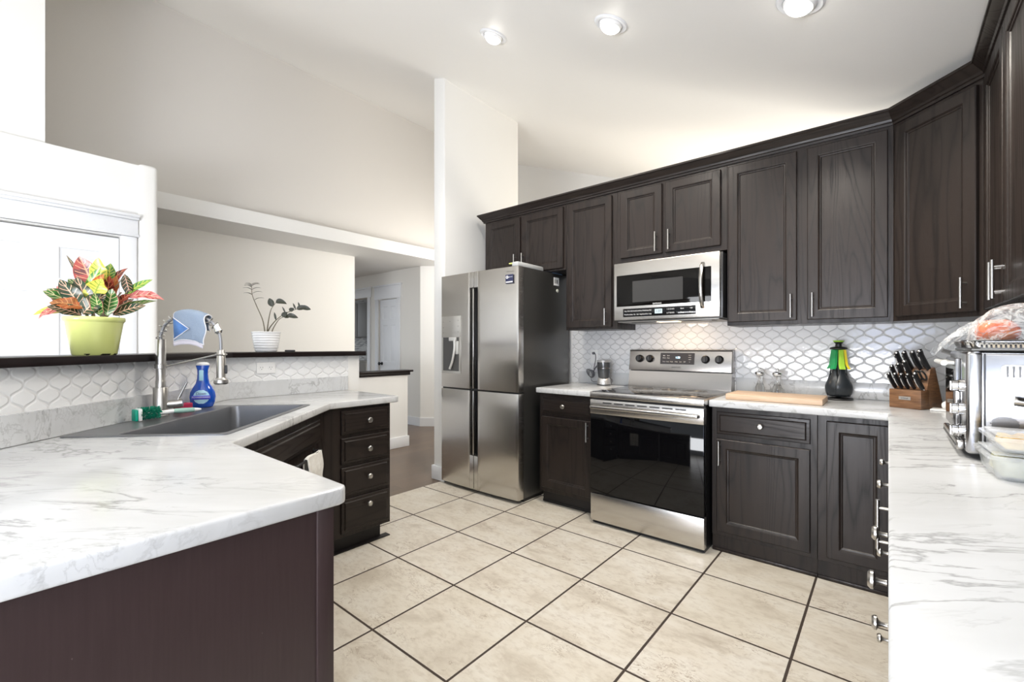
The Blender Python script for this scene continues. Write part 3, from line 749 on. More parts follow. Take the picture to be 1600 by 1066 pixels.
# local -y points out over the sink; local x along the sink
mb = MB(); mb.lathe([(0.001, 0), (0.031, 0), (0.031, 0.004), (0.029, 0.006), (0.029, 0.128), (0.027, 0.131), (0.020, 0.131), (0.020, 0.160), (0.0185, 0.163), (0.0185, 0.215), (0.0235, 0.217), (0.0235, 0.237), (0.0195, 0.239), (0.0195, 0.348), (0.0175, 0.351), (0.001, 0.351)], (0, 0, 0), 28)
mb.build('body', MN, fc)
hose = smooth_curve([(0, 0, 0.35), (0, -0.001, 0.375), (0.0, -0.025, 0.425), (0, -0.085, 0.462), (0, -0.155, 0.462), (0, -0.222, 0.430), (0, -0.256, 0.372), (0, -0.262, 0.30)], 10)
MB().tube(hose, 0.0065, 12).build('hose', plain('grey_hose', (0.33, 0.33, 0.34), 0.35, 0.4), fc)
mb = MB(); P = hose; tot = [0.0]
for i in range(1, len(P)): tot.append(tot[-1]+(P[i]-P[i-1]).length)
Lh = tot[-1]*0.76; turns = 13; coil = []
for k in range(turns*12+1):
    s_ = Lh*k/(turns*12); i = max(j for j in range(len(tot)) if tot[j] <= s_+1e-9); i = min(i, len(P)-2)
    f_ = (s_-tot[i])/(tot[i+1]-tot[i]); c_ = P[i].lerp(P[i+1], f_); t_ = (P[i+1]-P[i]).normalized()
    ax_ = Vector((1, 0, 0)); bx_ = t_.cross(ax_).normalized(); an = 2*PI*k/12
    coil.append(c_+0.0165*(math.cos(an)*ax_+math.sin(an)*bx_))
mb.tube(coil, 0.0023, 6); mb.build('spring', MN, fc)
mb = MB(); cc = P[int(len(P)*0.80)]; tt = (P[int(len(P)*0.80)+1]-cc).normalized(); mb.cyl(cc-tt*0.020, cc+tt*0.012, 0.0155, n=18); mb.cyl(cc+tt*0.012, cc+tt*0.022, 0.0185, 0.010, n=18); mb.build('spring_collar', MCH, fc)
mb = MB(); mb.lathe([(0.001, 0.302), (0.014, 0.302), (0.017, 0.298), (0.0175, 0.262), (0.0185, 0.260), (0.0185, 0.176), (0.021, 0.170), (0.029, 0.163), (0.030, 0.150), (0.025, 0.143), (0.001, 0.142)], (0, -0.262, 0), 26)
mb.build('spray_head', MN, fc)
MB().box(-0.004, 0.004, -0.289, -0.278, 0.192, 0.232, 0.003).build('spray_button', MBK, fc)
mb = MB(); mb.cyl((0, -0.02, 0.226), (0, -0.246, 0.280), 0.0042, n=10); mb.tube([Vector((0.021*math.cos(a_), -0.262+0.021*math.sin(a_), 0.281)) for a_ in [2*PI*k/20 for k in range(20)]], 0.004, 8, closed=True); mb.build('support_arm', MN, fc)
mb = MB(); mb.cyl((0.010, -0.014, 0.050), (0.036, -0.074, 0.055), 0.0185, n=22); mb.build('valve', MN, fc)
mb = MB(); mb.cyl((0.028, -0.056, 0.068), (0.040, -0.088, 0.150), 0.0052, 0.0046, n=12); mb.build('lever', MN, fc)

# blue cloth draped over the spring
o_base = Matrix.Translation(fc.location) @ Matrix.Rotation(3*PI/4, 4, 'Z')
def cloth(xoff_f, xoff_b, y0, y1, drop_f, drop_b, slant):
    rows = []
    nY, nT = 22, 30
    for i in range(nT+1):
        row = []
        for j in range(nY+1):
            u = j/nY; y = y0+(y1-y0)*u
            # spine height of the hose arch at y
            zt = min((abs(p.y-y), p.z) for p in P)[1]+0.021
            s_ = i/nT*(drop_f+drop_b+0.06)-drop_f-0.03
            if s_ < -0.03: x = 0.021+0.006*math.sin(u*9+1)*min(1, (-s_-0.03)*20); z = zt-0.018-(-s_-0.03)*(1+slant*(u-0.5))
            elif s_ > 0.03: x = -(0.021+0.006*math.sin(u*8)*min(1, (s_-0.03)*20)); z = zt-0.018-(s_-0.03)
            else: a_ = s_/0.03*PI/2; x = -0.021*math.sin(a_); z = zt-0.018+0.018*math.cos(a_)
            row.append(o_base @ Vector((x, y+0.006*math.sin(i*0.5), z)))
        rows.append(row)
    return rows
m_, nt, b = mat('blue_microfibre'); v = coords(nt); n_ = noise(nt, v, 420, 3, 0.8); n2_ = noise(nt, coords(nt, 'Object', (1, 1, 8)), 60, 2)
L(nt, mixc(nt, n_, (0.20, 0.26, 0.36), (0.35, 0.42, 0.51)), b.inputs['Base Color']); b.inputs['Roughness'].default_value = 0.95
bump(nt, b, M(nt, 'ADD', n_, n2_), 0.6, 0.002)
MCL = m_; MCW = plain('cloth_hem', (0.80, 0.80, 0.84), 0.9)
MCD = plain('cloth_underside_blue', (0.10, 0.22, 0.50), 0.95, nscale=300, nstr=0.4, var=0.25)
MCP = plain('cloth_lilac_layer', (0.74, 0.70, 0.76), 0.95, nscale=300, nstr=0.3)
ce = empty('dish_cloth', tuple(fc.location), 0, 'light blue microfibre cloth with white hem draped over the faucet arch', 'cloth')
inv = Matrix.Translation(-Vector(fc.location))
def addrows(mb, rows): mb.grid([[inv @ p for p in r] for r in rows])
rows = cloth(0, 0, -0.075, -0.205, 0.07, 0.120, -0.35)
mb = MB(); addrows(mb, rows); o = mb.build('cloth_layer', MCL, ce)
md = o.modifiers.new('thick', 'SOLIDIFY'); md.thickness = 0.004; md.offset = 0
rows.reverse()
rows2 = [[p+Matrix.Rotation(3*PI/4, 4, 'Z').to_3x3() @ Vector((0.006, 0, 0)) for p in r] for r in cloth(0, 0, -0.070, -0.200, 0.05, 0.142, -0.25)][::-1]
mb = MB(); addrows(mb, rows2[:14]); o = mb.build('cloth_backing', MCP, ce); md = o.modifiers.new('thick', 'SOLIDIFY'); md.thickness = 0.003; md.offset = 0
mb = MB()
for e_ in (rows[0], [r[0] for r in rows], [r[-1] for r in rows]): mb.tube([inv @ p for p in e_], 0.0026, 6)
mb.build('hem', MCW, ce)
# turned-up corner of the cloth
A_ = inv @ rows[1][1]; B_ = inv @ rows[13][0]; C_ = inv @ rows[6][10]
R3 = Matrix.Rotation(3*PI/4, 4, 'Z').to_3x3(); oo = R3 @ Vector((-0.005, 0, 0))
mb = MB(); mb.grid([[A_+oo, A_+oo*1.2], [B_+oo, C_+oo*2.0]]); mb._f([v_ for v_ in []]) if False else None
o = mb.build('cloth_fold', MCD, ce); md = o.modifiers.new('thick', 'SOLIDIFY'); md.thickness = 0.002
mb = MB(); mb.tube([A_+oo*1.3, C_+oo*2.1, B_+oo*1.3], 0.0024, 6); mb.build('hem', MCW, ce)

# scrub brush on the sink deck, red sponge, soap bottle
bx, by = -2.455, 0.535
sb = empty('dish_brush', (bx, by, 0.9190), math.radians(98), 'green and white dish brush lying beside the faucet', 'brush')
MGR = plain('green_bristle', (0.0, 0.22, 0.13), 0.6, var=0.3)
mb = MB(); mb.box(-0.105, -0.094, -0.020, 0.024, 0.001, 0.050, 0.004); mb.build('scraper', plain('green_plastic', (0.0, 0.33, 0.22), 0.4), sb)
mb = MB(); mb.box(-0.094, -0.080, -0.022, 0.026, 0.001, 0.054, 0.005); mb.cyl((-0.08, 0.0, 0.022), (0.045, 0.002, 0.028), 0.011, 0.0085, n=14); mb.build('head', MWP, sb)
mb = MB()
for k in range(520):
    a_ = random.uniform(0, 2*PI); ax_ = random.uniform(-0.080, -0.018); r0 = 0.008; r1 = 0.027+random.uniform(-0.002, 0.002)
    an = 0.25*(ax_+0.05)/0.03
    c_ = Vector((ax_, 0.002, 0.030)); d_ = Vector((an, math.cos(a_), math.sin(a_)*0.98)).normalized()
    mb.tube([c_+d_*r0, c_+d_*r1], [0.0022, 0.0014], 4, True)
o = mb.build('bristles', MGR, sb, 80)
mb = MB(); mb.tube([(0.040, 0.002, 0.028), (0.075, 0.001, 0.026), (0.12, 0, 0.024)], [0.0095, 0.0115, 0.0105], 14); mb.build('grip', plain('pale_green_grip', (0.36, 0.58, 0.50), 0.5), sb)
mb = MB(); mb.tube([(0.12, 0, 0.024), (0.135, 0, 0.0235), (0.150, 0, 0.023)], [0.0098, 0.008, 0.004], 12); mb.build('handle_tip', MWP, sb)
rx, ry = s_n(2.315, -1.395)
mb = MB(); mb.box(-0.035, 0.035, -0.022, 0.022, 0, 0.042, 0.006, 3, Matrix.Rotation(-0.25, 4, 'Z'))
o = mb.build('sponge', plain('crimson_sponge', (0.36, 0.01, 0.06), 0.7, nscale=120, nstr=0.5, var=0.2)); o.location = (rx, ry, 0.919); o.rotation_euler = (0, 0, 3*PI/4)
tag(o, 'small crimson sponge block behind the faucet lever', 'sponge')
px_, py_ = s_n(2.483, -1.400)
bt = empty('soap_spray_bottle', (px_, py_, 0.919), math.radians(62), 'blue dish spray bottle standing at the back of the sink', 'bottle')
MBL = plain('blue_soap_plastic', (0.008, 0.085, 0.50), 0.12, coat=0.5, var=0.12, nscale=6)
def ell(mb, prof, n=28):
    rows = [[(rx_*math.cos(2*PI*k/n), ry_*math.sin(2*PI*k/n), z) for k in range(n)] for rx_, ry_, z in prof]
    V = mb.grid(rows, close_v=True); mb._f(V[0]); mb._f(V[-1])
mb = MB(); ell(mb, [(0.038, 0.022, 0.0), (0.046, 0.026, 0.004), (0.0555, 0.030, 0.03), (0.0585, 0.032, 0.055), (0.055, 0.031, 0.080), (0.043, 0.027, 0.105), (0.031, 0.022, 0.125), (0.0255, 0.019, 0.15), (0.0235, 0.018, 0.175), (0.0245, 0.0185, 0.195), (0.030, 0.020, 0.216), (0.028, 0.018, 0.222)])
mb.build('bottle_body', MBL, bt)
mb = MB(); ell(mb, [(0.029, 0.019, 0.219), (0.031, 0.020, 0.224), (0.024, 0.016, 0.233), (0.012, 0.010, 0.236)]); mb.build('cap', MWP, bt)
mb = MB(); mb.box(-0.012, 0.008, -0.024, -0.0175, 0.140, 0.195, 0.003); mb.build('nozzle_band', plain('pale_blue_band', (0.45, 0.78, 0.92), 0.3), bt)
def disc_on(mb, cx_, cz_, rx_, rz_, y):
    n = 28; V = []
    for k in range(n):
        a_ = 2*PI*k/n; x = cx_+rx_*math.cos(a_); z = cz_+rz_*math.sin(a_); V.append(mb.bm.verts.new((x, y+0.35*x*x/0.03*0.9, z)))
    mb._f(V)
mb = MB()
rows = []
for i in range(9):
    z = 0.022+i*(0.070/8); hw = 0.036*math.sqrt(max(0.02, 1-((z-0.057)/0.0365)**2)); row = []
    for j in range(9):
        x = -hw+2*hw*j/8; 
        t_ = (z-0.03)/0.05; bxr = 0.0585-0.006*abs((z-0.055)/0.03); byr = 0.0325-0.002*abs((z-0.055)/0.03)
        row.append((x, -byr*math.sqrt(max(0, 1-(x/bxr)**2))-0.0012, z))
    rows.append(row)
mb.grid(rows); lab = mb.build('label', plain('soap_label_pale', (0.50, 0.80, 0.95), 0.3), bt)
MB().box(-0.040, 0.040, -0.0355, -0.028, 0.044, 0.064, 0.003).build('label_band', plain('soap_label_violet', (0.08, 0.07, 0.62), 0.3), bt)
text_mesh('label_word', 'Dawn', 0.019, plain('label_navy', (0.02, 0.03, 0.25), 0.4), bt, TR(0, -0.0340, 0.074))
text_mesh('label_word', 'POWERWASH', 0.0125, MTX, bt, TR(0, -0.0360, 0.055))

# ------------------------------------------------------------------ refrigerator
fr_ = empty('refrigerator', (-3.105, 2.705, 0), 0, 'tall stainless steel four-door refrigerator beside the white wall fin', 'refrigerator')
FW = 0.898
MB().box(0.004, FW-0.004, 0.085, 0.740, 0.03, 1.868, 0.004).build('body', MFS, fr_)
MB().box(0.02, FW-0.02, 0.10, 0.70, 0.0, 0.035).build('base', MBK, fr_)
def fdoor(x0, x1, z0, z1, notch, name='door'):
    """door with gently bowed front; notch=+1 handle recess on the right side, -1 on the left"""
    mb = MB(); n = 14; pr = []
    for k in range(n+1):
        x = x0+(x1-x0)*k/n; u = (x/FW-0.5)*2
        pr.append((x, 0.012*u*u))
    if notch > 0: pr[-1] = (pr[-1][0], pr[-1][1]+0.003)
    poly = pr+[(x1, 0.078), (x0, 0.078)]
    mb.prism(poly, z0, z1, 0.003, (), 2)
    return mb
hx = 0.420; g = 0.0025
dz = 0.870
dls = []
for x0, x1, z0, z1, nm in ((0.0, hx-g, dz+0.006, 1.868, 1), (hx+g, FW, dz+0.006, 1.868, -1), (0.0, hx-g, 0.030, dz-0.006, 1), (hx+g, FW, 0.030, dz-0.006, -1)):
    top_ = z0 > 0.5
    mb = MB()
    # main slab in two pieces around the vertical grip recess
    rz0, rz1 = (z0, 1.735) if top_ else (0.315, z1)
    if nm > 0: xa, xb = x0, x1-0.046
    else: xa, xb = x0+0.046, x1
    m2 = fdoor(xa, xb, z0, z1, 0); mb.add(m2.bm)
    ra, rb = (x1-0.0465, x1) if nm > 0 else (x0, x0+0.0465)
    lo, hi = (rz1, z1) if top_ else (z0, rz0)
    m2 = fdoor(ra, rb, lo, hi, 0); mb.add(m2.bm)
    d_ = mb.build('door', MS, fr_)
    m3 = MB(); m3.box(ra+0.001, rb-0.001, 0.045, 0.077, rz0, rz1); 
    tag(m3.build('grip_recess', MBK, d_), 'black grip recess')
    if nm > 0:
        m3 = MB(); m3.box(x1-0.018, x1-0.004, 0.004, 0.050, rz0+0.003, rz1-0.003, 0.005, 3); m3.build('grip_bar', MSH, d_)
    dls.append(d_)
MB().box(-0.0, FW, 0.03, 0.08, dz-0.006, dz+0.006).build('door_gap', MBK, fr_)
# sensor cut on handle top, water dispenser
dp = empty('dispenser', (0, 0, 0), 0); dp.parent = dls[0]
mb = MB()
mb.box(0.020, 0.262, -0.004, 0.03, 1.318, 1.505, 0.003)
mb.box(0.020, 0.036, -0.004, 0.03, 1.02, 1.318, 0.002); mb.box(0.243, 0.262, -0.004, 0.03, 1.02, 1.318, 0.002); mb.box(0.020, 0.262, -0.004, 0.03, 1.000, 1.022, 0.002)
o = mb.build('dispenser_panel', plain('satin_grey_panel', (0.48, 0.47, 0.445), 0.32, 0.6), dls[0])
MB().box(0.035, 0.244, -0.0005, 0.006, 1.018, 1.320).build('dispenser_recess', plain('dispenser_grey', (0.11, 0.11, 0.11), 0.35, 0.5), dls[0])
mb = MB(); mb.box(0.125, 0.215, -0.016, 0.0, 1.285, 1.318, 0.004); mb.tube(smooth_curve([(0.195, -0.012, 1.29), (0.198, -0.014, 1.22), (0.180, -0.018, 1.12), (0.145, -0.02, 1.04)], 5), 0.0105, 10); mb.box(0.205, 0.240, -0.010, 0, 1.17, 1.285, 0.004)
mb.build('dispenser_lever', plain('lever_silver', (0.62, 0.62, 0.60), 0.3, 0.3), dls[0])
bpy.data.objects.remove(dp)
for (u_, v_) in ((0.045, 1.455), (0.13, 1.46), (0.235, 1.465), (0.045, 1.405), (0.235, 1.415), (0.045, 1.36), (0.235, 1.365)):
    MB().box(u_-0.007, u_+0.007, -0.0052, -0.0035, v_-0.004, v_+0.004).build('button_mark', plain('button_print', (0.33, 0.32, 0.30), 0.5) if 'button_print' not in bpy.data.materials else bpy.data.materials['button_print'], dls[0])
# badge on upper right door
sx_ = 0.775
mb = MB(); mb.box(sx_, sx_+0.078, -0.0005, 0.0045, 1.735, 1.805, 0.001); o = mb.build('badge', plain('badge_navy', (0.015, 0.02, 0.07), 0.3), dls[1])
MB().box(sx_+0.005, sx_+0.074, -0.0016, 0, 1.741, 1.751).build('badge_strip', MTX, o)
MB().lathe([(0.001, -0.0016), (0.012, -0.0016), (0.013, 0.0)], (sx_+0.017, 0, 1.785), 18, 'Y').build('badge_ring', MTX, o)
MB().lathe([(0.001, -0.0022), (0.005, -0.0022), (0.005, 0.0)], (sx_+0.017, 0, 1.785), 14, 'Y').build('badge_dot', bpy.data.materials['badge_navy'], o)
text_mesh('badge_word', 'A+++', 0.018, MTX, o, TR(sx_+0.052, -0.0012, 1.784))
text_mesh('brand_word', 'SAMSUNG', 0.016, bpy.data.materials['button_print'], dls[1], TR(sx_+0.038, -0.0005, 1.835))
# hinge cover on top right, side stickers
MB().box(FW-0.075, FW-0.01, 0.02, 0.36, 1.868, 1.905, 0.008).build('hinge_cover', plain('hinge_grey', (0.46, 0.47, 0.47), 0.45), fr_)
MB().box(FW-0.0035, FW-0.0015, 0.50, 0.575, 1.765, 1.835).build('sticker', MWP, fr_)
for k, (a_, b_) in enumerate(((0.508, 0.518), (0.528, 0.534), (0.540, 0.553))): MB().box(FW-0.0018, FW-0.0008, a_, b_, 1.782, 1.815).build('sticker_print', MTD, fr_)
MB().sphere((FW-0.004, 0.555, 1.722), 0.019, 0.35, 1, 0.8).build('magnet', plain('seashell_magnet', (0.60, 0.60, 0.52), 0.5), fr_)
# things on top of the fridge
mb = MB(); mb.box(-0.05, 0.05, -0.04, 0.04, 0, 0.012, 0.004); o = mb.build('folded_packet', plain('yellow_packet', (0.72, 0.76, 0.25), 0.5)); o.location = (-2.32, 2.83, 1.905); tag(o, 'thin yellow packet lying on the refrigerator hinge cover', 'packet')
mb = MB(); mb.box(-0.10, 0.10, -0.07, 0.07, 0, 0.010, 0.004); o = mb.build('plastic_tray', plain('pale_blue_plastic', (0.35, 0.55, 0.80), 0.3)); o.location = (-2.325, 3.29, 1.8685); tag(o, 'pale blue plastic tray lying on top of the refrigerator', 'tray')

# ------------------------------------------------------------------ range
rg = empty('electric_range', (-1.604, 2.775, 0), 0, 'stainless steel electric range with black glass oven door', 'range')
RW = 0.766
MB().box(0.004, RW-0.004, 0.030, 0.690, 0.0, 0.900).build('body', MBK, rg)
mb = MB(); mb.box(0, RW, 0.003, 0.05, 0.025, 0.213, 0.003); mb.build('storage_drawer', MS, rg)
# oven door
mb = MB(); mb.box(0, RW, 0.0, 0.05, 0.222, 0.770, 0.003); od = mb.build('oven_door', MBG, rg)
mb = MB(); mb.box(0, RW, -0.004, 0.05, 0.770, 0.868, 0.003); mb.build('door_strip', MS, od)
mb = MB(); mb.box(0.02, RW-0.02, -0.052, -0.034, 0.808, 0.832, 0.008, 4)
mb.box(0.02, 0.05, -0.04, -0.003, 0.81, 0.83, 0.004); mb.box(RW-0.05, RW-0.02, -0.04, -0.003, 0.81, 0.83, 0.004); tag(mb.build('handle', MSH, od), 'stainless bar handle')
for k in range(7): MB().box(0.10+k*0.083, 0.165+k*0.083, -0.0052, -0.003, 0.846, 0.853).build('vent_slot', MBK, od)
# cooktop: steel frame + glass + burner rings
mb = MB(); mb.box(-0.002, RW+0.002, -0.006, 0.61, 0.882, 0.922, 0.004); mb.build('cooktop_frame', MS, rg)
mb = MB(); mb.box(0.010, RW-0.010, 0.008, 0.598, 0.9205, 0.9245, 0.001); ct = mb.build('cooktop_glass', plain('cooktop_glass', (0.012, 0.011, 0.011), 0.06, coat=0.5, var=0), rg)
mb = MB()
for cx_, cy_, r_ in ((0.19, 0.17, 0.10), (0.57, 0.17, 0.115), (0.19, 0.44, 0.075), (0.57, 0.44, 0.085), (0.38, 0.47, 0.055)):
    for q_ in (r_, r_*0.62): mb.tube([(cx_+q_*math.cos(2*PI*k/40), cy_+q_*math.sin(2*PI*k/40), 0.9245) for k in range(40)], 0.0007, 4, closed=True)
mb.build('burner_rings', plain('ring_print', (0.10, 0.10, 0.10), 0.3), ct)
# backguard
MB().prism([(0.600, 0.922), (0.700, 0.922), (0.700, 1.045), (0.622, 1.045), (0.600, 0.93)], 0.0, RW, axis='X').build('riser', MSR, rg)
MB().prism([(0.612, 1.052), (0.700, 1.040), (0.700, 1.205), (0.645, 1.208), (0.636, 1.203)], 0.0, RW, 0.003, axis='X').build('control_panel', MSR, rg)
MB().box(0.01, RW-0.01, 0.63, 0.70, 1.035, 1.055).build('panel_gap', MBK, rg)
MB().prism([(0.625, 1.206), (0.700, 1.204), (0.700, 1.211), (0.64, 1.212)], -0.001, RW+0.001, axis='X').build('panel_cap', MFS, rg)
tilt = math.atan2(0.024, 0.151); Rt = Matrix.Rotation(-tilt, 4, 'X')
def onpanel(x, h): return Vector((x, 0.612+0.024*(h-1.052)/0.151, h))
for x, h in ((0.085, 1.142), (0.170, 1.142), (0.588, 1.142), (0.682, 1.142)):
    mb = MB(); M_ = Matrix.Translation(onpanel(x, h)) @ Rt
    mb.lathe([(0.030, -0.0005), (0.030, -0.006), (0.026, -0.012), (0.024, -0.026), (0.022, -0.028), (0.001, -0.028)], (0, 0, 0), 24, 'Y', M_=M_)
    k_ = mb.build('burner_knob', MBK, rg)
    mb = MB(); mb.box(-0.004, 0.004, -0.036, -0.026, -0.021, 0.021, 0.002, 2, M_); mb.box(0.0035, 0.0055, -0.0365, -0.028, -0.019, 0.019, 0, 1, M_); mb.build('knob_grip', plain('knob_edge', (0.05, 0.05, 0.05), 0.2) if 'knob_edge' not in bpy.data.materials else bpy.data.materials['knob_edge'], k_)
M_ = Matrix.Translation(onpanel(0.382, 1.145)) @ Rt
mb = MB(); mb.box(-0.128, 0.128, -0.0022, 0.001, -0.043, 0.043, 0.0, 1, M_); dsp = mb.build('display', plain('display_brown_black', (0.018, 0.012, 0.010), 0.12), rg)
def ptext(s, x, z, size, m): return text_mesh('panel_print', s, size, m, dsp, M_ @ TR(x, -0.0030, z))
ptext('1:38', 0.005, 0.008, 0.020, MLED)
for s_, x_, z_ in (('Bake', -0.098, 0.022), ('Broil', -0.067, 0.022), ('Warm', -0.098, 0.004), ('Clean', -0.067, 0.004), ('Timer', -0.098, -0.024), ('Clock', -0.070, -0.024), ('Cook', -0.040, -0.024), ('Delay', -0.005, -0.024), ('Start', 0.028, -0.024), ('OFF', 0.058, -0.024), ('1 2 3', 0.094, 0.026), ('4 5 6', 0.094, 0.010), ('7 8 9', 0.094, -0.006), ('0', 0.094, -0.024)): ptext(s_, x_, z_, 0.0095, MTX)
text_mesh('brand_word', 'SAMSUNG', 0.015, MTD, rg, Matrix.Translation(onpanel(0.378, 1.080)) @ Rt @ TR(0, -0.0008, 0))

# ------------------------------------------------------------------ microwave over the range
mw = empty('microwave', (-1.588, 3.10, 1.425), 0, 'stainless over-the-range microwave with curved handle', 'microwave')
WW, WH = 0.762, 0.432
MB().box(0.006, WW-0.001, 0.03, 0.385, 0.0, WH, 0.002).build('body', plain('microwave_black', (0.02, 0.02, 0.021), 0.35), mw)
mb = MB(); mb.box(0, WW-0.012, -0.002, 0.034, 0.006, WH, 0.004); dr = mb.build('door', MS, mw)
mb = MB(); mb.box(0.022, 0.698, -0.0045, 0.0, 0.108, 0.340, 0.006, 3); wd = mb.build('window', plain('microwave_glass', (0.004, 0.0035, 0.003), 0.05, spec=0.15, var=0), dr)
MB().box(0.15, 0.515, -0.0052, -0.0042, 0.135, 0.290, 0.0003, 1).build('window_mesh', plain('window_mesh_grey', (0.022, 0.020, 0.018), 0.2), wd)
mb = MB(); mb.box(0.075, 0.600, -0.0045, 0.0, 0.030, 0.090, 0.001); kp = mb.build('control_strip', MBG, dr)
MB().box(0.318, 0.372, -0.0054, -0.0040, 0.046, 0.078).build('display', MLEDD, kp)
text_mesh('display_digits', '1:37', 0.022, plain('lcd_dark', (0.03, 0.04, 0.05), 0.4), kp, TR(0.345, -0.0058, 0.062))
for r_ in range(2):
    for k in range(9): text_mesh('key_print', ('Pop', 'Melt', 'Soft', 'Auto', 'Cook', 'Heat', 'Kids', 'Keep', 'Def')[k] if r_ == 0 else ('Pow', 'More', 'Less', 'My', 'Snk', 'Veg', 'Hood', 'Fan', 'Lmp')[k], 0.0115, MTX, kp, TR(0.096+k*0.0235, -0.0050, 0.072-r_*0.026))
    text_mesh('key_print', '1 2 3 4 5' if r_ == 0 else '6 7 8 9 0', 0.0145, MTX, kp, TR(0.430, -0.0050, 0.072-r_*0.026))
    text_mesh('key_print', 'Start' if r_ == 0 else 'Clear', 0.012, MTX, kp, TR(0.510, -0.0050, 0.072-r_*0.026))
    text_mesh('key_print', '+30' if r_ == 0 else 'Stop', 0.012, MTX, kp, TR(0.570, -0.0050, 0.072-r_*0.026))
text_mesh('brand_word', 'SAMSUNG', 0.014, MTX, wd, TR(0.335, -0.0052, 0.117))
MB().box(0.640, 0.690, -0.0040, 0.0, 0.112, 0.336, 0.012, 3).build('handle_recess', MBK, dr)
mb = MB(); rows = []
for k in range(17):
    t = k/16; z = 0.064+t*0.305; y = -0.010-0.040*math.sin(PI*t)**0.7; wv = 0.013
    rows.append([(0.645-wv, y-0.002, z), (0.645-wv*0.6, y-0.009, z), (0.645+wv*0.6, y-0.009, z), (0.645+wv, y-0.002, z), (0.645+wv*0.5, y+0.007, z), (0.645-wv*0.5, y+0.007, z)])
V = mb.grid(rows, close_v=True); mb._f(V[0]); mb._f(V[-1]); tag(mb.build('handle', MSH, dr, 60), 'curved stainless handle')
mb = MB(); mb.box(0.02, WW-0.02, 0.02, 0.37, -0.010, 0.001, 0.004); mb.build('underside', plain('underside_grey', (0.30, 0.29, 0.27), 0.4, 0.5), mw)
for a_ in (0.12, 0.50): MB().box(a_, a_+0.19, 0.04, 0.16, -0.014, -0.009, 0.001).build('grease_filter', MFS, mw)
MB().box(0.30, 0.46, 0.05, 0.12, -0.013, -0.009).build('cooktop_lamp', emis('cooktop_lamp_glow', (1.0, 0.78, 0.50), 3.0), mw)
l_ = area('cooktop_lamp_light', (-1.588+0.42, 3.22, 1.408), (-1.588+0.44, 3.35, 0.9), 0.16, 0.05, 0.9, (1.0, 0.72, 0.45))

# ------------------------------------------------------------------ recessed ceiling lights
slope = math.atan(0.37)
for i, (x, lab_) in enumerate(((-1.99, 'leftmost of three recessed ceiling lights'), (-1.14, 'middle of three recessed ceiling lights'), (-0.28, 'rightmost recessed ceiling light, cut by the top of the photo'))):
    z = cz(x); y = 2.19
    sl = math.atan((cz(x-0.05)-cz(x+0.05))/0.1)
    if i == 0:
        root = empty('ceiling_light', (x, y, z), 0, lab_, 'ceiling light', 'recessed eyeball lights in the sloped ceiling')
        mb = MB(); mb.lathe([(0.062, -0.001), (0.066, -0.006), (0.085, -0.007), (0.092, -0.001), (0.092, 0.004)], (0, 0, 0), 40, cap=False); mb.build('trim_ring', MT, root)
        mb = MB(); mb.lathe([(0.063, 0.002), (0.063, -0.004), (0.060, -0.014), (0.055, -0.019), (0.050, -0.019)], (0, 0, 0), 32, cap=False); mb.build('eyeball', MWP, root)
        mb = MB(); mb.lathe([(0.050, -0.012), (0.050, -0.022), (0.042, -0.032), (0.028, -0.040), (0.010, -0.044), (0.001, -0.0445)], (0, 0, 0), 28); mb.build('bulb', MBULB, root)
        first = root
    else:
        root = copy_tree(first); root.location = (x, y, z); root['label'] = lab_
    root.rotation_euler = (0, sl, 0)
    ld = bpy.data.lights.new('ceiling_lamp_light', 'SPOT'); ld.energy = 52; ld.color = (1.0, 0.93, 0.83); ld.spot_size = math.radians(150); ld.spot_blend = 0.7; ld.shadow_soft_size = 0.05
    lo_ = bpy.data.objects.new('ceiling_lamp_light', ld); COL.objects.link(lo_); lo_.location = (x, y, z-0.075)

# ------------------------------------------------------------------ potted plants on the ledge
def leafmat(name, base, base2, vein, edge, kveins=7.0, vw=0.16, patch=0.5):
    m, nt, b = mat(name)
    at = nd(nt, 'ShaderNodeAttribute'); at.attribute_name = 'leafuv'
    sp = nd(nt, 'ShaderNodeSeparateXYZ'); L(nt, at.outputs['Vector'], sp.inputs[0])
    u = M(nt, 'ABSOLUTE', sp.outputs[0]); v = sp.outputs[1]
    n = noise(nt, coords(nt), 45, 3, 0.6)
    mid = M(nt, 'LESS_THAN', u, 0.07)
    w_ = M(nt, 'FRACT', M(nt, 'ADD', M(nt, 'SUBTRACT', M(nt, 'MULTIPLY', v, kveins), M(nt, 'MULTIPLY', u, 1.3)), M(nt, 'MULTIPLY', n, 0.35)))
    side = M(nt, 'LESS_THAN', M(nt, 'ABSOLUTE', M(nt, 'SUBTRACT', w_, 0.5)), vw/2*1.0)
    side = M(nt, 'MULTIPLY', side, M(nt, 'LESS_THAN', u, 0.86))
    pt = ramp(nt, n, [(patch-0.05, 0.0), (patch+0.07, 1.0)])
    c = mixc(nt, pt, base, base2)
    c = mixc(nt, M(nt, 'MAXIMUM', mid, side), c, vein)
    c = mixc(nt, M(nt, 'GREATER_THAN', u, 0.93), c, edge)
    L(nt, c, b.inputs['Base Color']); b.inputs['Roughness'].default_value = 0.28
    b.inputs['Subsurface Weight'].default_value = 0.05
    bump(nt, b, M(nt, 'MAXIMUM', mid, side), -0.25, 0.001)
    return m
GRN = (0.035, 0.13, 0.025); DGR = (0.012, 0.045, 0.018); RED = (0.36, 0.045, 0.03); PNK = (0.62, 0.16, 0.16); YEL = (0.70, 0.62, 0.10); CRM = (0.72, 0.66, 0.36); ORG = (0.50, 0.12, 0.03); DRD = (0.09, 0.018, 0.015)
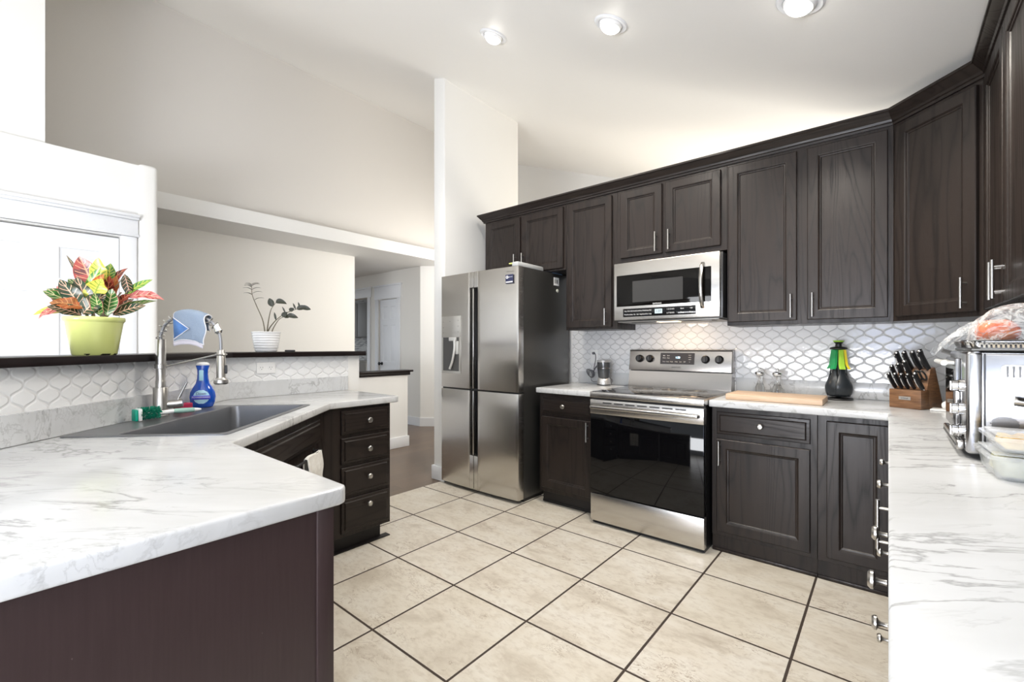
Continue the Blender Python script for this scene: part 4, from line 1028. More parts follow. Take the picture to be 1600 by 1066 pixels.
LM = [leafmat('leaf_green_cream', GRN, (0.07, 0.22, 0.04), CRM, PNK), leafmat('leaf_dark_pink', DGR, (0.05, 0.05, 0.02), (0.70, 0.42, 0.28), DGR),
      leafmat('leaf_red', RED, DRD, (0.72, 0.28, 0.15), RED), leafmat('leaf_yellow', YEL, (0.60, 0.48, 0.06), (0.25, 0.35, 0.05), YEL, 9, 0.3, 0.6),
      leafmat('leaf_pink', PNK, RED, (0.78, 0.45, 0.32), PNK), leafmat('leaf_orange', ORG, (0.30, 0.10, 0.03), (0.60, 0.30, 0.10), ORG),
      leafmat('leaf_bright_green', (0.14, 0.34, 0.05), (0.06, 0.20, 0.03), YEL, (0.3, 0.4, 0.08))]
class LeafMB(MB):
    def __init__(s): super().__init__(); s.lu = {}
    def leaf(s, base, direc, up, ln, wd_, droop=0.5, fold=0.25, mi=0, wavy=0.0, peak=0.45, nseg=12, nw=6):
        s.mi = mi
        d = Vector(direc).normalized(); up = Vector(up); side = d.cross(up).normalized(); p = Vector(base)
        V = []
        cur = d.copy()
        for i in range(nseg+1):
            t = i/nseg
            w_ = wd_/2*(math.sin(PI*min(1, t**(math.log(0.5)/math.log(peak))))**0.75) if 0 < t < 1 else (0.0015 if t == 0 else 0.0004)
            nrm = side.cross(cur).normalized(); row = []
            for j in range(nw+1):
                u = -1+2*j/nw
                off_ = side*(u*w_)+nrm*(abs(u)**1.3*w_*fold+wavy*w_*math.sin(t*14+u*2)*abs(u))
                vtx = s.bm.verts.new(p+off_); s.lu[vtx] = (u, t); row.append(vtx)
            V.append(row)
            p = p+cur*(ln/nseg); cur = (cur+Vector((0, 0, -1))*droop/nseg).normalized()
        for i in range(nseg):
            for j in range(nw): s._f([V[i][j], V[i+1][j], V[i+1][j+1], V[i][j+1]])
    def build(s, name, m, parent=None, ang=80):
        s.bm.verts.index_update(); vals = [(0, 0)]*len(s.bm.verts)
        for i, v in enumerate(s.bm.verts): vals[i] = s.lu.get(v, (1, 0))
        o = super().build(name, m, parent, ang)
        at = o.data.attributes.new('leafuv', 'FLOAT_VECTOR', 'POINT')
        for i, (a_, b_) in enumerate(vals): at.data[i].vector = (a_, b_, 0)
        return o
# plant frame: local x = right in the photo (along -,+ diagonal seen from the camera), local y = away, z up
MSOIL = plain('potting_soil', (0.03, 0.02, 0.015), 0.95, nscale=90, nstr=0.8, var=0.4)
pl = empty('croton_plant', (-2.475, 0.315, 1.2012), math.radians(39.9+20), 'croton with red, yellow and green leaves in a lime green pot on the ledge', 'potted plant')
mb = MB(); mb.lathe([(0.001, 0.0), (0.066, 0.0), (0.070, 0.004), (0.089, 0.130), (0.091, 0.134), (0.0955, 0.139), (0.0965, 0.148), (0.094, 0.153), (0.089, 0.153), (0.087, 0.145), (0.08, 0.13), (0.001, 0.13)], (0, 0, 0), 48, cap=False)
mp_, nt, b = mat('lime_glazed_pot'); v = coords(nt); sp = nd(nt, 'ShaderNodeSeparateXYZ'); L(nt, v, sp.inputs[0])
chip = M(nt, 'MULTIPLY', M(nt, 'LESS_THAN', sp.outputs[2], 0.006), M(nt, 'GREATER_THAN', noise(nt, v, 26, 3), 0.53))
L(nt, mixc(nt, chip, (0.66, 0.70, 0.24), (0.02, 0.02, 0.01)), b.inputs['Base Color']); b.inputs['Roughness'].default_value = 0.14; b.inputs['Coat Weight'].default_value = 0.4
tag(mb.build('pot', mp_, pl), 'lime green glazed pot')
MB().lathe([(0.001, 0.138), (0.07, 0.136), (0.087, 0.134)], (0, 0, 0), 32, cap=False).build('soil', MSOIL, pl)
lf = LeafMB(); stems = MB()
def CL(x, z, dx, dz, ln, wd_, mi, y=0.0, dy=0.0, droop=0.4, wavy=0.15, fold=0.25, face=0.6, peak=0.45):
    """leaf with its root at (x,y,z) pointing (dx,dy,dz), its flat side turned towards the viewer"""
    d = Vector((dx, dy, dz)).normalized(); up = Vector((0, -face, 1-face)); up = (up-d*up.dot(d)); 
    if up.length < 0.05: up = Vector((0, -1, 0))
    lf.leaf((x*0.70, y*0.70, z-0.012), Vector((d.x*0.75, d.y, d.z)), up.normalized(), ln*(0.74+0.24*abs(d.z)), wd_*0.82, droop, fold, mi, wavy, peak)
# (root x, root z, direction, length, width, kind)
CL(-0.02, 0.19, -0.75, 0.45, 0.17, 0.075, 0, -0.02, -0.3, 0.3)
CL(-0.06, 0.20, -1.0, 0.75, 0.13, 0.085, 0, -0.03, -0.2, 0.3)
CL(-0.08, 0.24, -0.8, 0.5, 0.10, 0.055, 4, 0.02, 0.0, 0.3)
CL(-0.05, 0.29, -0.62, 1.0, 0.15, 0.020, 1, 0.03, 0.0, 0.2, 0.05, 0.1)
CL(-0.07, 0.185, -1, 0.22, 0.17, 0.060, 3, -0.02, -0.1, 0.9, 0.1, 0.3)
CL(-0.10, 0.195, -1, 0.15, 0.125, 0.055, 4, -0.05, -0.35, 1.6, 0.15, 0.2)
CL(-0.04, 0.26, -0.25, 1, 0.10, 0.045, 6, 0.03, 0.1, 0.2)
CL(0.0, 0.27, -0.32, 1, 0.15, 0.105, 2, 0.0, -0.1, 0.5, 0.05, 0.2, 0.8)
CL(0.03, 0.27, 0.05, 1, 0.14, 0.075, 3, -0.02, -0.15, 0.6, 0.2, 0.2, 0.8)
CL(0.05, 0.30, 0.05, 1, 0.095, 0.060, 6, 0.03, 0.05, 0.9, 0.2)
CL(-0.02, 0.25, 0.55, 1, 0.14, 0.045, 6, -0.05, -0.2, 0.5, 0.1, 0.2, 0.8)
CL(0.01, 0.22, 0.4, 0.85, 0.13, 0.095, 3, -0.05, -0.3, 0.9, 0.25, 0.2, 0.8)
CL(0.06, 0.27, 0.25, 1, 0.13, 0.040, 2, 0.02, 0.1, 1.6, 0.1)
CL(0.14, 0.345, 0.30, -1, 0.10, 0.045, 1, 0.0, 0.0, 0.0, 0.1, 0.3, 0.8)
CL(0.06, 0.20, 0.15, 1, 0.14, 0.065, 2, -0.02, -0.1, 0.5, 0.1, 0.2, 0.85)
CL(0.03, 0.18, 0.25, 1, 0.15, 0.060, 2, 0.02, 0.05, 0.4)
CL(-0.03, 0.175, 0.75, 0.65, 0.15, 0.085, 1, -0.06, -0.3, 0.5, 0.1, 0.2, 0.85)
CL(-0.01, 0.18, -0.15, 0.9, 0.15, 0.085, 1, -0.04, -0.2, 0.4, 0.1, 0.2, 0.8)
CL(-0.03, 0.19, -0.5, 0.95, 0.14, 0.080, 1, -0.06, -0.2, 0.4, 0.1, 0.2, 0.85)
CL(-0.02, 0.20, -1.0, 0.35, 0.12, 0.065, 5, -0.07, -0.3, 0.6, 0.2)
CL(0.085, 0.17, 0.28, 1, 0.115, 0.080, 0, -0.07, -0.15, 0.2, 0.05, 0.2, 0.9, 0.5)
CL(0.10, 0.175, 0.95, 0.38, 0.15, 0.055, 1, -0.04, -0.1, 0.35, 0.05, 0.15, 0.75)
CL(0.12, 0.215, 1, 0.20, 0.16, 0.030, 0, 0.0, 0.0, 0.15, 0.2, 0.2, 0.6)
CL(0.11, 0.215, 0.6, 0.7, 0.075, 0.045, 2, -0.02, 0.0, 0.7, 0.15)
CL(0.14, 0.26, 0.85, 0.62, 0.135, 0.040, 6, 0.0, 0.0, 0.4, 0.1, 0.25, 0.7)
CL(0.155, 0.25, 1, 0.28, 0.165, 0.055, 4, -0.01, 0.0, 0.9, 0.2, 0.3, 0.6)
CL(0.0, 0.18, -0.5, 0.6, 0.13, 0.06, 0, 0.06, 0.4, 0.4); CL(0.04, 0.18, 0.5, 0.6, 0.13, 0.06, 1, 0.06, 0.4, 0.4)
CL(-0.03, 0.17, -0.8, 0.4, 0.12, 0.06, 1, -0.07, -0.4, 0.5); CL(0.05, 0.17, 0.1, 0.7, 0.11, 0.06, 0, -0.07, -0.4, 0.4)
CL(0.0, 0.24, -0.7, 0.7, 0.11, 0.07, 0, -0.03, -0.2, 0.3); CL(0.02, 0.24, 0.3, 0.8, 0.12, 0.06, 5, -0.05, -0.2, 1.0, 0.2)
CL(0.07, 0.22, 0.15, 1.0, 0.13, 0.05, 5, 0.0, 0.1, 0.5, 0.2); CL(-0.06, 0.17, -0.5, 0.85, 0.10, 0.07, 1, -0.03, -0.2, 0.4)
tag(lf.build('foliage', LM, pl), 'variegated red, yellow and green leaves')
for a_, b_ in (((0.0, 0.0), (-0.04, 0.30)), ((0.02, 0.01), (0.05, 0.32)), ((0.03, -0.01), (0.13, 0.27)), ((-0.01, -0.02), (-0.07, 0.24)), ((0.03, 0.0), (0.14, 0.235)), ((0.0, -0.02), (0.02, 0.28))):
    stems.tube(smooth_curve([(a_[0]*0.7, a_[1], 0.13), ((a_[0]*2+b_[0])/3*0.7, a_[1], 0.13+(b_[1]-0.145)*0.45), (b_[0]*0.7, -0.01, b_[1]-0.012)], 5), [0.005]*5+[0.0045]*3+[0.003]*3, 7)
stems.tube(smooth_curve([(0.035, -0.01, 0.27), (0.07, 0, 0.285), (0.10, 0.0, 0.335)], 5), 0.0018, 6)
stems.build('stems', plain('croton_stem', (0.30, 0.24, 0.16), 0.6, var=0.3), pl)

# ZZ plant
zp = empty('zz_plant', (-3.145, 1.235, 1.2012), math.radians(48), 'sparse dark-leaved plant in a white ribbed pot on the ledge', 'potted plant')
prof = [(0.001, 0.0), (0.058, 0.0)]
for k in range(7):
    z = 0.006+k*0.0165; r_ = 0.064+0.018*(k/6)**0.7
    prof += [(r_, z), (r_+0.0022, z+0.006), (r_+0.0022, z+0.011), (r_, z+0.0155)]
prof += [(0.087, 0.124), (0.088, 0.130), (0.084, 0.132), (0.081, 0.128), (0.078, 0.112), (0.001, 0.112)]
mb = MB(); mb.lathe(prof, (0, 0, 0), 48, cap=False); tag(mb.build('pot', plain('white_glazed_pot', (0.82, 0.82, 0.83), 0.15, coat=0.4, var=0.01), zp, 25), 'white ribbed ceramic pot')
MB().lathe([(0.001, 0.116), (0.08, 0.113)], (0, 0, 0), 28, cap=False).build('soil', MSOIL, zp)
lf = LeafMB(); st = MB(); MZ = [leafmat('zz_leaf_dark', (0.018, 0.024, 0.012), (0.028, 0.030, 0.018), (0.03, 0.035, 0.02), (0.02, 0.02, 0.01))]
ZS = [([(-0.005, 0, 0.115), (-0.022, 0, 0.21), (-0.058, 0, 0.30), (-0.085, 0, 0.372), (-0.090, 0, 0.440)], 'fan'),
      ([(0.004, 0, 0.115), (0.012, 0, 0.19), (0.027, 0, 0.27), (0.045, 0, 0.305), (0.060, 0, 0.325)], 'two'),
      ([(0.0, 0.01, 0.115), (0.022, 0.01, 0.165), (0.065, 0.005, 0.215), (0.12, 0, 0.255), (0.19, 0, 0.285), (0.215, 0, 0.295)], 'row'),
      ([(0.035, -0.01, 0.115), (0.050, -0.01, 0.16), (0.085, -0.01, 0.215), (0.13, -0.01, 0.238)], 'few')]
for pts, kind in ZS:
    cv = smooth_curve(pts, 8); n = len(cv); st.tube(cv, [0.0042-0.0028*i/n for i in range(n)], 7)
    if kind == 'fan':
        for k, (t, sd, ln) in enumerate(((0.62, 1, 0.062), (0.74, -1, 0.052), (0.76, 1, 0.058), (0.85, -1, 0.05), (0.87, 1, 0.055), (0.91, -1, 0.045), (0.94, 1, 0.05), (0.95, -1, 0.042), (0.98, 1, 0.045), (0.99, -1, 0.035), (0.995, 1, 0.04))):
            p = cv[min(n-1, int(t*n))]; lf.leaf(p, (sd*0.95, 0.1*((k % 3)-1), 0.75), (0, -0.15, 1), ln*1.15, 0.020, 1.1, 0.3, 0, 0, 0.45, 10, 2)
    if kind == 'two':
        lf.leaf(cv[int(n*0.68)], (-0.35, 0, 1), (0, -1, 0.1), 0.060, 0.040, 0.2, 0.3, 0); lf.leaf(cv[-1], (1, 0, 0.55), (0, -0.9, 0.3), 0.075, 0.042, 1.4, 0.3, 0)
    if kind == 'row':
        for t, d, ln, w_ in ((0.38, (-0.15, 0, 1), 0.055, 0.014), (0.60, (-0.35, 0, 1), 0.05, 0.010), (0.66, (0.6, 0, 0.8), 0.035, 0.03), (0.78, (-0.3, 0, 1), 0.045, 0.012), (0.80, (0.9, 0, 0.35), 0.05, 0.032), (0.90, (0.9, 0, 0.4), 0.045, 0.030), (0.93, (-0.2, 0, 1), 0.04, 0.012), (0.97, (1, 0, 0.1), 0.07, 0.034)):
            lf.leaf(cv[min(n-1, int(t*n))], d, (0, -1, 0.2), ln, w_, 0.6, 0.3, 0, 0.1)
    if kind == 'few':
        for t, d, ln, w_ in ((0.80, (0.3, 0, 0.6), 0.045, 0.035), (0.85, (0.8, 0, 0.3), 0.04, 0.03), (0.97, (1, 0, 0.15), 0.075, 0.034)):
            lf.leaf(cv[min(n-1, int(t*n))], d, (0, -1, 0.2), ln, w_, 0.7, 0.3, 0, 0.1)
lf.build('foliage', MZ, zp); st.build('stems', plain('zz_stem', (0.12, 0.10, 0.06), 0.5), zp)
o = MB().box(-0.032, 0.032, -0.012, 0.012, 0, 0.012, 0.004, 2).build('door_stop', MBK); o.location = (-3.135, 1.385, 1.2012); o.rotation_euler = (0, 0, math.radians(60))
o.name = 'small_box'; tag(o, 'tiny flat black box on the ledge right of the white pot', 'box')

# outlets
def outlet(name, x, y, z, rz, label, wide=1):
    e = empty(name, (x, y, z), rz, label, 'outlet')
    MB().box(-0.036*wide, 0.036*wide, -0.006, 0.0, -0.058, 0.058, 0.003).build('cover_plate', MWP, e); return e
e = outlet('power_outlet', -3.0995, 1.215, 1.098, PI/2, 'white outlet plate on the tile behind the sink', 1)
for o in list(bpy.data.objects):
    if o.parent == e: o.data.transform(Matrix.Rotation(PI/2, 4, 'Y'))
for sx in (-0.028, 0.028):
    mb = MB(); mb.lathe([(0.016, -0.006), (0.016, -0.0075), (0.001, -0.0075)], (sx, 0, 0), 20, 'Y'); r_ = mb.build('socket', MWP, e)
    MB().box(sx-0.008, sx-0.006, -0.0079, -0.007, -0.001, 0.008).box(sx+0.006, sx+0.008, -0.0079, -0.007, -0.001, 0.008).sphere((sx, -0.0076, -0.009), 0.0022).build('slots', MBK, r_)
e = outlet('power_outlet', -1.975, 3.4875, 1.150, 0, 'pale almond outlet plate with a grey plug beside the fridge', 1)
for sz in (-0.022, 0.022):
    MB().lathe([(0.016, -0.006), (0.016, -0.0075), (0.001, -0.0075)], (0, 0, sz), 20, 'Y').build('socket', MWP, e)

# ------------------------------------------------------------------ bullet blender with cord
bb = empty('personal_blender', (-1.828, 3.385, 0.9142), 0, 'small grey bullet blender with a silver base left of the range', 'blender')
mb = MB(); mb.lathe([(0.001, 0.0), (0.058, 0.0), (0.058, 0.008), (0.001, 0.008)], (0, 0, 0), 32); mb.build('foot_ring', MBK, bb)
mb = MB(); rows = []
for i, (r_, z) in enumerate(((0.057, 0.008), (0.056, 0.02), (0.053, 0.045), (0.048, 0.062))):
    rows.append([(r_*math.cos(2*PI*k/36), r_*math.sin(2*PI*k/36), z-(0.010*(0.5-0.5*math.cos(3*2*PI*k/36)) if i == 3 else 0)) for k in range(36)])
V = mb.grid(rows, close_v=True); mb._f(V[0]); mb._f(V[-1]); mb.build('motor_base', plain('silver_plastic', (0.62, 0.61, 0.60), 0.22, 0.6), bb)
mb = MB(); mb.lathe([(0.001, 0.050), (0.042, 0.050), (0.047, 0.075), (0.053, 0.12), (0.056, 0.165), (0.056, 0.192), (0.001, 0.192)], (0, 0, 0), 36); mb.build('cup', plain('smoky_grey_plastic', (0.055, 0.058, 0.062), 0.16, coat=0.5), bb)
mb = MB(); mb.lathe([(0.0565, 0.192), (0.058, 0.194), (0.058, 0.206), (0.054, 0.209), (0.001, 0.209)], (0, 0, 0), 36); mb.build('rim', plain('silver_rim', (0.55, 0.55, 0.55), 0.3, 0.5), bb)
MB().lathe([(0.0560, 0.138), (0.0575, 0.139), (0.0580, 0.146), (0.0570, 0.147)], (0, 0, 0), 36, cap=False).build('cup_band', MSH, bb)
cd = MB()
pts = smooth_curve([(-0.045, -0.03, 0.030), (-0.085, -0.035, 0.028), (-0.115, -0.01, 0.05), (-0.125, 0.04, 0.085), (-0.128, 0.06, 0.12), (-0.135, 0.075, 0.145), (-0.128, 0.085, 0.20), (-0.128, 0.088, 0.245), (-0.135, 0.088, 0.262), (-0.147, 0.094, 0.267)], 8)
cd.tube(pts, 0.0032, 8)
for k in range(4):
    cd.tube([Vector((-0.150+0.028*math.cos(a_+k*0.2)-0.003*k, 0.060-0.008*k, 0.085+0.030*math.sin(a_)*1.1+0.003*k)) for a_ in [2*PI*q/20 for q in range(20)]], 0.0030, 6, closed=True)
cd.tube(smooth_curve([(-0.125, 0.055, 0.115), (-0.105, 0.05, 0.145), (-0.085, 0.045, 0.160), (-0.065, 0.04, 0.155), (-0.09, 0.04, 0.148), (-0.12, 0.05, 0.125)], 5), 0.0045, 6)
cd.tube(smooth_curve([(0.045, 0.01, 0.062), (0.068, 0.01, 0.055), (0.074, 0.01, 0.035), (0.064, 0.01, 0.018)], 5), 0.003, 6)
cd.cyl((-0.147, 0.100, 0.264), (-0.147, 0.078, 0.264), 0.011, n=12)
cd.build('cord', plain('grey_cord', (0.10, 0.10, 0.11), 0.45), bb)

# ------------------------------------------------------------------ salt and pepper mills
def mill(x, y, label):
    e = empty('acrylic_mill', (x, y, 0.9142), 0, label, 'mill', 'pair of clear acrylic mills behind the cutting board')
    MB().lathe([(0.001, 0), (0.028, 0), (0.028, 0.010), (0.025, 0.014), (0.001, 0.014)], (0, 0, 0), 28).build('base_ring', MCH, e)
    MB().lathe([(0.001, 0.014), (0.026, 0.014), (0.0275, 0.030), (0.027, 0.052), (0.021, 0.068), (0.0165, 0.080), (0.0165, 0.105), (0.020, 0.118), (0.021, 0.126), (0.001, 0.126)], (0, 0, 0), 28).build('mill_body', MGL, e)
    MB().lathe([(0.020, 0.127), (0.026, 0.132), (0.031, 0.142), (0.029, 0.150), (0.018, 0.158), (0.007, 0.162), (0.005, 0.166), (0.0075, 0.172), (0.0055, 0.179), (0.001, 0.181)], (0, 0, 0), 28, cap=False).build('crown_cap', MCH, e)
mill(-0.661, 3.385, 'clear mill with chrome cap, the one nearer the range'); mill(-0.556, 3.365, 'clear mill with chrome cap, the one nearer the green utensils')

# ------------------------------------------------------------------ cutting board
m_, nt, b = mat('maple_board'); g_ = noise(nt, coords(nt, 'Object', (1.2, 14, 14)), 6, 5, 0.6, 0.4)
tcx = nd(nt, 'ShaderNodeTexCoord'); sp = nd(nt, 'ShaderNodeSeparateXYZ'); L(nt, tcx.outputs['Object'], sp.inputs[0])
wn = nd(nt, 'ShaderNodeTexWhiteNoise', noise_dimensions='1D'); L(nt, M(nt, 'FLOOR', M(nt, 'MULTIPLY', sp.outputs[1], 24)), wn.inputs['W'])
c_ = ramp(nt, g_, [(0.3, (0.50, 0.34, 0.22)), (0.7, (0.66, 0.49, 0.35))]); c_ = mixc(nt, M(nt, 'MULTIPLY', wn.outputs['Value'], 0.3), c_, (0.44, 0.29, 0.19))
L(nt, c_, b.inputs['Base Color']); b.inputs['Roughness'].default_value = 0.5
o = MB().box(-0.245, 0.245, -0.135, 0.135, 0, 0.035, 0.004).build('cutting_board', m_); o.location = (-0.517, 3.075, 0.9145); tag(o, 'thick light wooden cutting board lying on the worktop', 'cutting board')

# ------------------------------------------------------------------ utensil carousel
us = empty('utensil_set', (-0.232, 3.375, 0.9142), math.radians(28), 'black nylon kitchen utensils with green and yellow handles in a carousel stand', 'utensil set')
MNY = plain('black_nylon', (0.018, 0.022, 0.026), 0.32, var=0.2)
MB().lathe([(0.001, 0), (0.072, 0), (0.074, 0.004), (0.070, 0.009), (0.014, 0.014), (0.010, 0.02), (0.010, 0.325), (0.001, 0.325)], (0, 0, 0), 32).build('stand', MBK, us)
MB().lathe([(0.001, 0.300), (0.020, 0.300), (0.044, 0.306), (0.046, 0.312), (0.040, 0.318), (0.018, 0.322), (0.016, 0.338), (0.026, 0.350), (0.001, 0.352)], (0, 0, 0), 24).build('stand_head', MBK, us)
MB().lathe([(0.001, 0.352), (0.026, 0.350), (0.030, 0.358), (0.016, 0.360), (0.001, 0.357)], (0, 0, 0), 24).build('stand_cap', plain('lime_plastic', (0.30, 0.55, 0.05), 0.3), us)
cols_ = [(0.02, 0.28, 0.09), (0.36, 0.62, 0.06), (0.85, 0.65, 0.03), (0.02, 0.20, 0.12), (0.45, 0.65, 0.06), (0.02, 0.28, 0.09)]
hp = MB()
for k in range(6):
    a_ = math.radians(-150+60*k); Rz = Matrix.Rotation(a_, 4, 'Z')
    h = MB(); rows = []
    for t in range(9):
        z = 0.302-t*0.0145; r0 = 0.031+t*0.0016+(0.010 if t == 8 else 0.004 if t == 7 else 0); ww = 0.0125+t*0.0006
        rows.append([Rz @ Vector((r0-0.006, -ww, z)), Rz @ Vector((r0+0.006, -ww*0.7, z)), Rz @ Vector((r0+0.006, ww*0.7, z)), Rz @ Vector((r0-0.006, ww, z))])
    V = h.grid(rows, close_v=True); h._f(V[0]); h._f(V[-1])
    un = empty('utensil', (0, 0, 0)); un.parent = us
    c_ = cols_[k]; nm = 'utensil_handle_%d%d%d' % tuple(int(q*99) for q in c_)
    h.build('handle', bpy.data.materials.get(nm) or plain(nm, c_, 0.35, var=0.05), un, 50)
    # nylon head: broad curved blade/bowl outside the stand
    hd = MB(); rows = []; wdt = (0.043, 0.047, 0.042, 0.040, 0.043, 0.040)[k]; bulge = (0.012, 0.018, 0.004, 0.012, 0.016, 0.005)[k]
    for i in range(15):
        t = i/14; z = 0.190-t*0.168
        if t < 0.12: wv = 0.010+0.02*t
        else: wv = 0.012+(wdt-0.012)*math.sin(min(1, (t-0.12)/0.60)*PI/2)**1.2*(1 if t < 0.88 else math.sqrt(max(0.05, 1-((t-0.88)/0.13)**2)))
        rad = 0.040+0.018*min(1, t*1.6)+bulge*math.sin(PI*max(0, t-0.25)/0.75); row = []
        for j in range(9):
            u = -1+j/4; row.append(Rz @ Vector((rad-0.012*(u*u)*min(1, t*2)*(1 if bulge > 0.01 else 0.4), u*wv, z)))
        rows.append(row)
    hd.grid(rows); o = hd.build('utensil_head', MNY, un); md = o.modifiers.new('thick', 'SOLIDIFY'); md.thickness = 0.005; md.offset = -1
# each utensil's two meshes hang from one part; move the part empties away by joining roles
for un in [o for o in bpy.data.objects if o.name.startswith('utensil') and o.type == 'EMPTY' and o.parent == us]:
    ch = [o for o in bpy.data.objects if o.parent == un]
    hd = [o for o in ch if o.name.startswith('utensil_head')][0]; hn = [o for o in ch if o is not hd][0]
    hd.parent = us; hd.name = 'utensil_blade'; hn.parent = hd; bpy.data.objects.remove(un)

# ------------------------------------------------------------------ knife block
kb = empty('knife_block', (0.065, 3.105, 0.9142), math.radians(-28), 'brown wooden knife block full of black-handled knives', 'knife block')
m_, nt, b = mat('acacia_block'); g_ = noise(nt, coords(nt, 'Object', (3, 3, 30)), 4, 5, 0.6, 0.5)
L(nt, ramp(nt, g_, [(0.3, (0.10, 0.045, 0.02)), (0.7, (0.26, 0.13, 0.06))]), b.inputs['Base Color']); b.inputs['Roughness'].default_value = 0.35; MAC = m_
MB().box(-0.070, 0.070, 0.0, 0.075, 0.0, 0.098, 0.003).build('front_block', MAC, kb)
MB().prism([(0.075, 0.0), (0.205, 0.0), (0.125, 0.215), (0.085, 0.205), (0.050, 0.098), (0.075, 0.098)], -0.070, 0.070, 0.002, axis='X').build('rear_block', MAC, kb)
o = MB().box(-0.026, 0.026, -0.0015, 0.001, 0.045, 0.062, 0.0005, 1).build('name_plate', plain('plate_silver', (0.55, 0.53, 0.50), 0.3, 0.8), kb)
text_mesh('plate_word', 'cristel', 0.013, MTD, o, TR(0, -0.0019, 0.0535))
kd = Vector((-0.10, -0.52, 0.85)).normalized()
def knife(x, y, z, ln, r_=0.0105, gd=0.0):
    mb = MB(); rows = []; sidev = Vector((1, 0, 0)); nv = kd.cross(sidev).normalized(); sidev = nv.cross(kd).normalized()
    for i in range(9):
        t = i/8; p = Vector((x, y, z))+kd*(ln*t); w_ = r_*(0.85+0.25*math.sin(PI*t)+(0.25 if t > 0.85 else 0)); th = r_*0.72
        p = p-nv*0.006*math.sin(PI*t*0.9)
        rows.append([p+sidev*th*math.cos(2*PI*k/12)+nv*w_*1.35*math.sin(2*PI*k/12) for k in range(12)])
    V = mb.grid(rows, close_v=True); mb._f(V[0]); mb._f(V[-1]); h = mb.build('knife_handle', MBK, kb, 60)
    mb = MB(); rows = []
    for i in range(7):
        t = i/6; p = Vector((x, y, z))+kd*(ln*t)-nv*0.006*math.sin(PI*t*0.9); w_ = r_*(0.85+0.25*math.sin(PI*t)+(0.25 if t > 0.85 else 0))*1.35+0.0012
        rows.append([p+sidev*0.0016-nv*w_, p-sidev*0.0016-nv*w_, p-sidev*0.0016+nv*w_, p+sidev*0.0016+nv*w_])
    V = mb.grid(rows, close_v=True); mb._f(V[0]); mb._f(V[-1])
    mb.cyl(Vector((x, y, z))-kd*0.010, Vector((x, y, z))+kd*0.006, 0.0065, n=10); mb.sphere(Vector((x, y, z))+kd*(ln-0.001), r_*0.75, n=10); mb.build('tang', MCH, h)
for k in range(4): knife(-0.056+k*0.028, 0.030, 0.106, 0.086, 0.0102)
knife(0.062, 0.030, 0.106, 0.094, 0.0120)
knife(-0.054, 0.058, 0.138, 0.095, 0.0108); knife(-0.022, 0.056, 0.148, 0.098, 0.0118); knife(0.012, 0.052, 0.152, 0.110, 0.0128)
knife(-0.046, 0.092, 0.200, 0.105, 0.0125); knife(-0.012, 0.092, 0.203, 0.105, 0.0120); knife(0.024, 0.094, 0.205, 0.105, 0.0128); knife(0.056, 0.096, 0.205, 0.112, 0.0138)
mb = MB()
for sx in (0.040, 0.060):
    c_ = Vector((sx, 0.055, 0.155)); mb.tube([c_+kd*(0.022+0.028*math.sin(2*PI*k/18))+Vector((0.011*math.cos(2*PI*k/18), 0, 0)) for k in range(18)], 0.0042, 8, closed=True)
tag(mb.build('scissors_handle', MBK, kb), 'black scissor loops')

# white spatula rest / butter dish and dark leaning board beside the block
bd = empty('butter_dish', (0.270, 3.10, 0.9142), math.radians(-10), 'low white dish on the worktop between knife block and toaster oven', 'dish')
MB().box(-0.105, 0.06, -0.045, 0.045, 0.0, 0.010, 0.004).build('tray', MWP, bd)
MB().box(-0.065, 0.055, -0.036, 0.036, 0.0095, 0.050, 0.018, 4).build('cover', MWP, bd)
mb = MB(); prf = rrect(-0.075, 0.075, 0.0, 0.23, 0.07, 6); mb.prism(prf, -0.012, 0.012, 0.003, axis='Y', M_=Matrix.Rotation(math.radians(-10), 4, 'X'))
o = mb.build('cast_iron_trivet', plain('dark_walnut', (0.022, 0.010, 0.007), 0.35, var=0.3)); o.name = 'serving_board'; o.location = (0.335, 3.28, 0.9165); tag(o, 'dark rounded wooden board leaning behind the toaster oven', 'board')
# paper roll end: white rolling pin resting on the board's stand

# ------------------------------------------------------------------ toaster oven
to = empty('toaster_oven', (0.170, 2.245, 0.9142), -PI/2, 'stainless steel countertop toaster oven at the right edge', 'toaster oven')
# local x runs towards the viewer (0..0.43), local y into the wall (0..0.40), front (knobs) faces the aisle
TL, TD_, T0, T1 = 0.430, 0.400, 0.020, 0.306
mb = MB(); mb.box(0.004, TL, 0.022, TD_, T0, T1, 0.010, 3); mb.build('housing', MTO, to)
mb = MB(); mb.box(0, TL+0.004, 0.0, 0.034, T0-0.004, T1+0.002, 0.010, 3); mb.build('front_frame', plain('polished_steel', (0.50, 0.50, 0.51), 0.18, 1.0, var=0), to)
MB().box(TL+0.0005, TL+0.003, 0.035, 0.039, T0+0.004, T1-0.004).build('seam', MBK, to)
